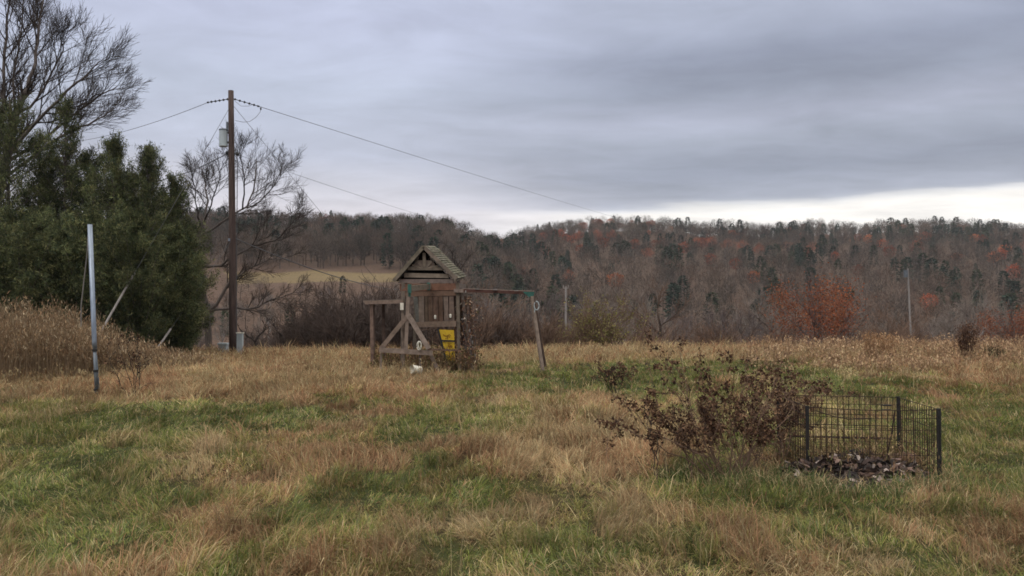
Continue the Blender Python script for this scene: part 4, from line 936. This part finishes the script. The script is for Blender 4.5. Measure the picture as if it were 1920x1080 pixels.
bare_tree('crooked_tree', 'leafless forked tree top showing right behind the play tower roof', b, 5, rt, dict(twc, n=[8, 7], rmin=.010), limbs=[(P, .12, .03, 1.6, 0), ([P[2], at(866, 500, 47.2), at(880, 478, 47.5)], .07, .02, 1.6, 0)], mtrunk='darktwig', mtwig='darktwig')
# weeds around the tower base
n_ = 260; px_ = rv.uniform(700, 900, n_); d_ = rv.uniform(20.9, 23.5, n_); x_ = (px_ - 960) / F * d_
weed_stalks('base_weeds', 'tangled dry weeds growing round the feet of the play tower', np.stack([x_, d_, TH(x_, d_)], -1), rv.uniform(.3, .75, n_), np.array([sr(130, 100, 78), sr(104, 80, 64), sr(96, 92, 56)]), rv, fluff=18, leaf=.06)

# ------------------------------------------------------------------ wire pen
HP = .70
def gp(px, d): x = (px - 960) / F * d; return np.array([x, d, 0.])
A_, B_, C_, D_ = gp(1458, 9.15), gp(1512, 8.1), gp(1682, 8.95), gp(1758, 7.9)
def topz(py, d): return at(960, py, d)[2]
tops = {'A': topz(741, 9.15), 'B': topz(763, 8.1), 'C': topz(745, 8.95), 'D': topz(768, 7.9)}
for P_, k_ in ((A_, 'A'), (B_, 'B'), (C_, 'C'), (D_, 'D')): P_[2] = tops[k_]
pen0 = (A_ + B_ + C_ + D_) / 4; pen0[2] = float(TH(pen0[0], pen0[1]))
PEN = empty('wire_pen', pen0, 'black rusty wire dog pen standing open topped in the grass', 'wire pen')
def panel(a, b, mid=True, bow=0, door=False):
    mb = MB(); L = np.linalg.norm((b - a)[:2]); n = max(4, int(L / .058)); ht = HP
    def P(t, h): s = a + (b - a) * t; s = s + np.array([0, 0, -h]); s[2] -= bow * math.sin(math.pi * t) * (1 - h / ht); return s
    for k in range(n + 1):
        t = k / n; w = RNG.normal(0, .004); mb.tube([P(t, 0), P(t + w, ht * .5), P(t, ht)], .0037, 4, cap=False)
    for h, r_ in ((0, .0042), (.085, .0032), (.20, .0032), (.32, .0045 if mid else .002), (.345, .003 if mid else .0015), (.45, .0032), (.57, .0032), (ht, .004)):
        mb.tube([P(t, h) for t in np.linspace(0, 1, 7)], r_, 5, cap=False)
    mb.build('mesh_panel', M['rust'], PEN, pen0)
panel(A_, B_, False); panel(A_, C_, True); panel(C_, D_, False); panel(B_, D_, False, bow=.02)
for P_, w_ in ((A_, .012), (B_, .010), (C_, .011), (D_, .012)):
    mb = MB(); mb.beam(P_ + [-w_ * .9, 0, .012], P_ + [-w_ * .9, 0, -HP], .014, .014); mb.beam(P_ + [w_ * .9, 0, .012], P_ + [w_ * .9, 0, -HP], .012, .012)
    for h in (.02, .10, .45): mb.beam(P_ + [0, 0, -h], P_ + [0, 0, -h - .05], w_ * 2.4, .024)
    mb.build('corner_post', M['black'], PEN, pen0)
mb = MB(); f0 = at(1650, 758, 8.8); f1 = at(1670, 768, 8.8)
mb.tube([at(1652, 759, 8.85), at(1671, 759, 8.85), at(1671, 768, 8.85), at(1652, 768, 8.85), at(1652, 759, 8.85)], .005, 5); mb.beam(at(1655, 760, 8.84), at(1671, 760, 8.84), .02, .014); mb.build('latch', M['black'], PEN, pen0)
mb = MB(); mb.tube([at(1678, 770, 8.6), at(1672, 810, 8.6), at(1664, 850, 8.6)], .008, 5); mb.tube([at(1530, 770, 8.3), at(1560, 780, 8.4), at(1590, 786, 8.5), at(1635, 785, 8.6)], .005, 5); mb.tube([at(1478, 818, 9), at(1675, 823, 8.9)], .009, 5); mb.build('loose_rod', M['rust'], PEN, pen0)

rw_ = np.random.default_rng(91); n_ = 130; x_ = rw_.uniform(2.85, 4.35, n_); d_ = rw_.uniform(7.95, 9.1, n_)
weed_stalks('pen_weeds', 'dry brown weeds growing up through the bars of the wire pen', np.stack([x_, d_, TH(x_, d_)], -1), rw_.uniform(.16, .42, n_), np.array([sr(128, 104, 78), sr(104, 82, 62), sr(98, 96, 62), sr(160, 138, 104)]), rw_, fluff=12, leaf=.05, wr=.14, lnm=1.2, wmin=.001)
# rubbish heap in and in front of the pen
rh = np.random.default_rng(44)
hc = at(1610, 900, 8.0); gx, gy = np.meshgrid(np.linspace(-.80, .80, 40), np.linspace(-.5, .55, 30)); X = hc[0] + gx; Y = 8.05 + gy
hh = np.maximum(0, 1 - (gx / .78) ** 2 - (gy / .5) ** 2) ** .7 * .20 + .07 * (fbm(X * 9, Y * 9, 66) - .5) - .02
Z = TH(X, Y) + hh; m_, n_ = X.shape; idx = np.arange(m_ * n_).reshape(m_, n_); Q = np.stack([idx[:-1, :-1], idx[:-1, 1:], idx[1:, 1:], idx[1:, :-1]], -1).reshape(-1, 4)
hr = empty('rubbish_heap', (hc[0], 8.05, float(TH(hc[0], 8.05))), 'heap of charred paper and sodden scraps spilling under the pen', 'rubbish heap'); hb0 = np.array(hr.location)
build('ash_mound', np.stack([X, Y, Z], -1).reshape(-1, 3), Q, mat('ash', (.035, .028, .028), .95, noise=(14, .4, 2.2, (1, 1, 1))), hr, hb0)
mb = MB(); n_ = 620
SC_ = np.array([sr(150, 136, 128), sr(108, 88, 80), sr(66, 54, 50), sr(48, 42, 40), sr(185, 175, 168), sr(92, 72, 60)])
for i in range(n_):
    a = rh.uniform(0, 6.28); k = math.sqrt(rh.random()); gx_, gy_ = math.cos(a) * k * .76, math.sin(a) * k * .5
    z_ = float(TH(hc[0] + gx_, 8.05 + gy_)) + max(0, 1 - k * k) ** .7 * .20 + rh.uniform(.0, .05); c0 = np.array([hc[0] + gx_, 8.05 + gy_, z_]); l_, w_ = rh.uniform(.04, .17), rh.uniform(.012, .05)
    u_ = unit(rh.normal(0, 1, 3) * [1, 1, .45]); v_ = unit(np.cross(u_, rh.normal(0, 1, 3))); nn = np.cross(u_, v_) * .012
    V = [c0 - u_ * l_ / 2 - v_ * w_ / 2, c0 + nn - v_ * w_ / 2, c0 + u_ * l_ / 2 - v_ * w_ / 2 - nn, c0 + u_ * l_ / 2 + v_ * w_ / 2, c0 + nn * 1.4 + v_ * w_ / 2, c0 - u_ * l_ / 2 + v_ * w_ / 2 - nn]
    mb.add(np.array(V), np.array([[0, 1, 4, 5], [1, 2, 3, 4]]), SC_[rh.choice(6, p=[.09, .17, .28, .32, .03, .11])])
sc_o = mb.build('scraps', M['scrap'], hr, hb0); sc_o['kind'] = 'stuff'
# rusty log-like roll and dark tuft in the pen
def lump(name, label, cat, c, size, colr, seed, m_):
    n1, n2 = 18, 12; th = np.linspace(0, 2 * np.pi, n1, endpoint=False); ph = np.linspace(.05, math.pi - .05, n2); T_, P_ = np.meshgrid(th, ph, indexing='ij')
    v = np.stack([np.sin(P_) * np.cos(T_), np.sin(P_) * np.sin(T_), np.cos(P_)], -1); v = np.sign(v) * np.abs(v) ** .72; r_ = 1 + .22 * (vn(T_ * 1.6 + seed, P_ * 2.4, seed) - .5)
    V = v * r_[..., None] * np.array(size) + c; i = np.arange(n1)[:, None]; j = np.arange(n2 - 1)[None]; i2 = (i + 1) % n1
    Q = np.stack([i * n2 + j, i * n2 + j + 1, i2 * n2 + j + 1, i2 * n2 + j], -1).reshape(-1, 4)
    V = V.reshape(-1, 3); caps = [np.arange(n1)[None] * n2, (np.arange(n1)[::-1] * n2 + n2 - 1)[None]]
    return tag(build(name, V, [Q] + caps, m_, None, np.array(c), None, True), label, cat)
cr = at(1692, 862, 8.55); lump('rusty_bin_lid', 'rusty brown slab shaped box lying at the back right of the pen', 'box', cr, (.20, .13, .07), None, 3, mat('rust_brown', (.085, .048, .036), .9, noise=(9, .5, 1.5, (1, 1, 1)), bump=.5))
ct = at(1613, 852, 8.6); lump('charred_log', 'charred black lump on top of the heap at the back of the pen', 'log', ct, (.15, .08, .055), None, 5, mat('char', (.018, .014, .014), .95, noise=(20, .4, 1.8, (1, 1, 1)), bump=.8))

# ------------------------------------------------------------------ dead leafy bushes near the pen
DL = np.array([sr(88, 64, 50), sr(72, 51, 41), sr(106, 80, 62), sr(56, 42, 35), sr(134, 106, 82)])
def dead_bush(name, label, stems, rng, nl, size, cfg, r0=.008, mt='darktwig'):
    base = stems[0][0].copy(); base[2] = float(TH(base[0], base[1])); out = []; tips = []
    for P in stems:
        P = np.asarray(P); m = len(P); t = np.linspace(0, 1, m * 3 - 2); s = np.linspace(0, 1, m); L = np.linalg.norm(P[-1] - P[0])
        P = np.stack([np.interp(t, s, P[:, k]) for k in range(3)], -1); P[1:-1] = (P[:-2] + 2 * P[1:-1] + P[2:]) / 4; P[1:] += rng.normal(0, .012, P[1:].shape)
        rr = np.linspace(r0, r0 * .4, len(P)); out.append((0, P, rr)); spawn(rng, out, P, rr, L, 0, cfg, t0=.22)
    root = empty(name, base, label, 'bush'); V, Fq = tubes([(p, r) for l, p, r in out], 4); build('stems', V, Fq, M[mt], root, base)
    Q = []; W_ = []
    for l, p, r in out:
        if l >= 1: Q.append(p[1:]); 
        else: Q.append(p[len(p) // 2:])
    Q = np.vstack(Q); Q = Q[Q[:, 2] > base[2] + .24 * (Q[:, 2].max() - base[2])]; Q = Q[rng.integers(0, len(Q), max(30, nl // 5))]; P = Q[rng.integers(0, len(Q), nl)] + rng.normal(0, .017, (nl, 3))
    # curled dry leaves: two folded facets
    u = rng.normal(0, 1, (nl, 3)); u[:, 2] -= .5; u /= np.linalg.norm(u, axis=1, keepdims=True); v = np.cross(u, rng.normal(0, 1, (nl, 3))); v /= np.linalg.norm(v, axis=1, keepdims=True); w = np.cross(u, v)
    l_ = (rng.uniform(.6, 1.5, nl) * size)[:, None]; b_ = l_ * rng.uniform(.22, .42, (nl, 1)); V = np.stack([P, P + u * l_ * .5 + v * b_ + w * b_ * .7, P + u * l_, P + u * l_ * .5 - v * b_ + w * b_ * .7], 1).reshape(-1, 3)
    i = np.arange(nl)[:, None] * 4; F3 = np.vstack([i + [[0, 1, 2]], i + [[0, 2, 3]]]); build('leaves', V, F3, M['leaf'], root, base, np.repeat(DL[rng.integers(0, 5, nl)] * rng.uniform(.6, 1.25, (nl, 1)), 4, 0)); return root
rb_ = np.random.default_rng(77)
cb = dict(lev=2, wob=.20, up=[.05, .04, .02], n=[11, 6], ang=[42, 42], ratio=.25, rmin=.0025, split=0)
stems = []
def st(b, pts, d, dd=0): stems.append(np.array([at(b[0], b[1], d)] + [at(p[0], p[1], d + dd * (i + 1) / len(pts)) for i, p in enumerate(pts)]))
st((1370, 915), [(1365, 850), (1345, 780), (1330, 715)], 7.6, .1)
st((1360, 915), [(1335, 850), (1300, 790), (1262, 735), (1240, 700)], 7.6, .3)
st((1350, 915), [(1318, 860), (1300, 800), (1286, 730), (1279, 668)], 7.6, .6)
st((1375, 915), [(1390, 850), (1402, 780), (1405, 720), (1398, 700)], 7.6, .4)
st((1380, 915), [(1405, 850), (1425, 790), (1445, 745), (1480, 732), (1520, 738)], 7.8, 1.6)
st((1385, 915), [(1405, 860), (1425, 820), (1440, 770), (1455, 740)], 7.8, .9)
st((1340, 905), [(1300, 870), (1240, 835), (1190, 812), (1148, 796)], 7.7, -.1)
st((1345, 905), [(1310, 850), (1270, 810), (1235, 790), (1205, 765)], 7.7, .4)
st((1365, 915), [(1370, 860), (1372, 800), (1366, 750), (1360, 700)], 7.6, -.3)
st((1390, 915), [(1410, 870), (1430, 840), (1438, 800)], 7.7, .5)
st((1355, 910), [(1330, 840), (1318, 790), (1310, 750)], 7.7, -.2)
st((1378, 915), [(1400, 860), (1425, 800), (1440, 750), (1462, 715)], 7.6, .3)
st((1300, 905), [(1290, 860), (1280, 820), (1262, 780)], 7.7, .2)
st((1382, 912), [(1392, 880), (1415, 840), (1430, 800), (1432, 770)], 7.6, .8)
st((1385, 915), [(1385, 870), (1350, 810), (1330, 760)], 7.6, .8)
st((1446, 905), [(1460, 850), (1466, 800), (1490, 748), (1525, 740)], 9.0, .3); st((1456, 900), [(1464, 850), (1472, 800), (1478, 755)], 8.8, .2); st((1466, 900), [(1476, 850), (1484, 800), (1500, 760)], 8.6, .1); st((1458, 900), [(1466, 840), (1480, 780), (1530, 742)], 9.0, .1); st((1400, 915), [(1420, 860), (1400, 800), (1420, 745)], 7.7, .4)
stems += [P_ + np.vstack([rb_.normal(0, .05, (1, 3)) * [1, 1, 0], rb_.normal(0, .11, (len(P_) - 1, 3))]) for P_ in stems for _ in range(1)]
dead_bush('dead_leafy_bush', 'large dark brown withered bush leaning against the wire pen', stems, rb_, 7600, .031, dict(cb, n=[7, 5]), .0065, mt='brush')
stems = []; st((1227, 890), [(1226, 850), (1222, 810), (1220, 785)], 7.5); st((1232, 895), [(1231, 850), (1236, 820), (1240, 800)], 7.5); dead_bush('dead_weed_stalk', 'pair of thin straight dead stalks left of the large withered bush', stems, rb_, 160, .03, dict(cb, n=[6, 3], ratio=.25), .0055)
stems = []
for dx_ in (-26, -14, -2, 10, 24): st((1152, 748), [(1152 + dx_ * .4, 725), (1150 + dx_ * .8, 705), (1152 + dx_ * 1.25, 688 + abs(dx_) * .4)], 14.6, dx_ * .01)
dead_bush('small_dead_bush', 'small dark withered bush standing alone in the green strip', stems, rb_, 420, .045, dict(cb, n=[7, 4], ratio=.42, rmin=.004), .009)
stems = []
for a_, b__ in (((250, 750), [(247, 715), (230, 680), (222, 640)]), ((254, 750), [(256, 715), (258, 680), (256, 645)]), ((246, 752), [(228, 725), (212, 690), (200, 655)]), ((252, 750), [(250, 700), (240, 660), (238, 620)]), ((255, 752), [(262, 720), (262, 690), (258, 655)])): st(a_, b__, 14.4)
dead_bush('dead_weed_stalk', 'spindly dark dead stalks right of the metal mast', stems, rb_, 260, .04, dict(cb, n=[6, 4], ratio=.3, rmin=.004), .008)
# rank green and straw tufts round the pen
n_ = 9000; px_ = rb_.uniform(1260, 1800, n_); d_ = rb_.uniform(7.25, 8.2, n_); d_ = np.where((px_ > 1520) & (px_ < 1690) & (d_ > 7.6), d_ - .55, d_); x_ = (px_ - 960) / F * d_; nz_ = fbm(x_ * 4, d_ * 4, 88)
kk = rb_.random(n_) < smooth(.35, .6, nz_); x_, d_, nz_ = x_[kk], d_[kk], nz_[kk]; n_ = len(x_); C = np.where((rb_.random(n_) < .6)[:, None], np.array([sr(84, 98, 58)]), DRY[rb_.integers(0, 5, n_)]) * rb_.uniform(.7, 1.2, (n_, 1))
V, Fc, Cc = blades(np.stack([x_, d_, TH(x_, d_)], -1), rb_.uniform(.10, .28, n_), rb_.uniform(.004, .008, n_), rb_.uniform(0, 6.28, n_), rb_.uniform(.1, .8, n_), rb_.uniform(.3, 1.3, n_), C, rb_)
tag(build('rank_grass', V, Fc, M['grass'], col=Cc), 'coarse long grass growing round the pen and the withered bush', 'grass', kind='stuff')

# ------------------------------------------------------------------ haze
V = np.array([(x, y, z) for z in (-60, 120) for x, y in ((-1700, -1700), (1700, -1700), (1700, 1700), (-1700, 1700))], float)
hm = bpy.data.materials.new('haze'); hm.use_nodes = True; t = hm.node_tree; t.nodes.clear()
pv = node(t, 'ShaderNodeVolumePrincipled', inp={'Color': (.84, .87, .93, 1), 'Density': .00014, 'Anisotropy': .2}); mo = node(t, 'ShaderNodeOutputMaterial'); lk(t, pv.outputs[0], mo.inputs['Volume'])
hz = build('haze', V, np.array([[0, 3, 2, 1], [4, 5, 6, 7], [0, 1, 5, 4], [1, 2, 6, 5], [2, 3, 7, 6], [3, 0, 4, 7]]), hm)
tag(hz, 'thin grey blue autumn haze over the valley', 'haze', kind='stuff')
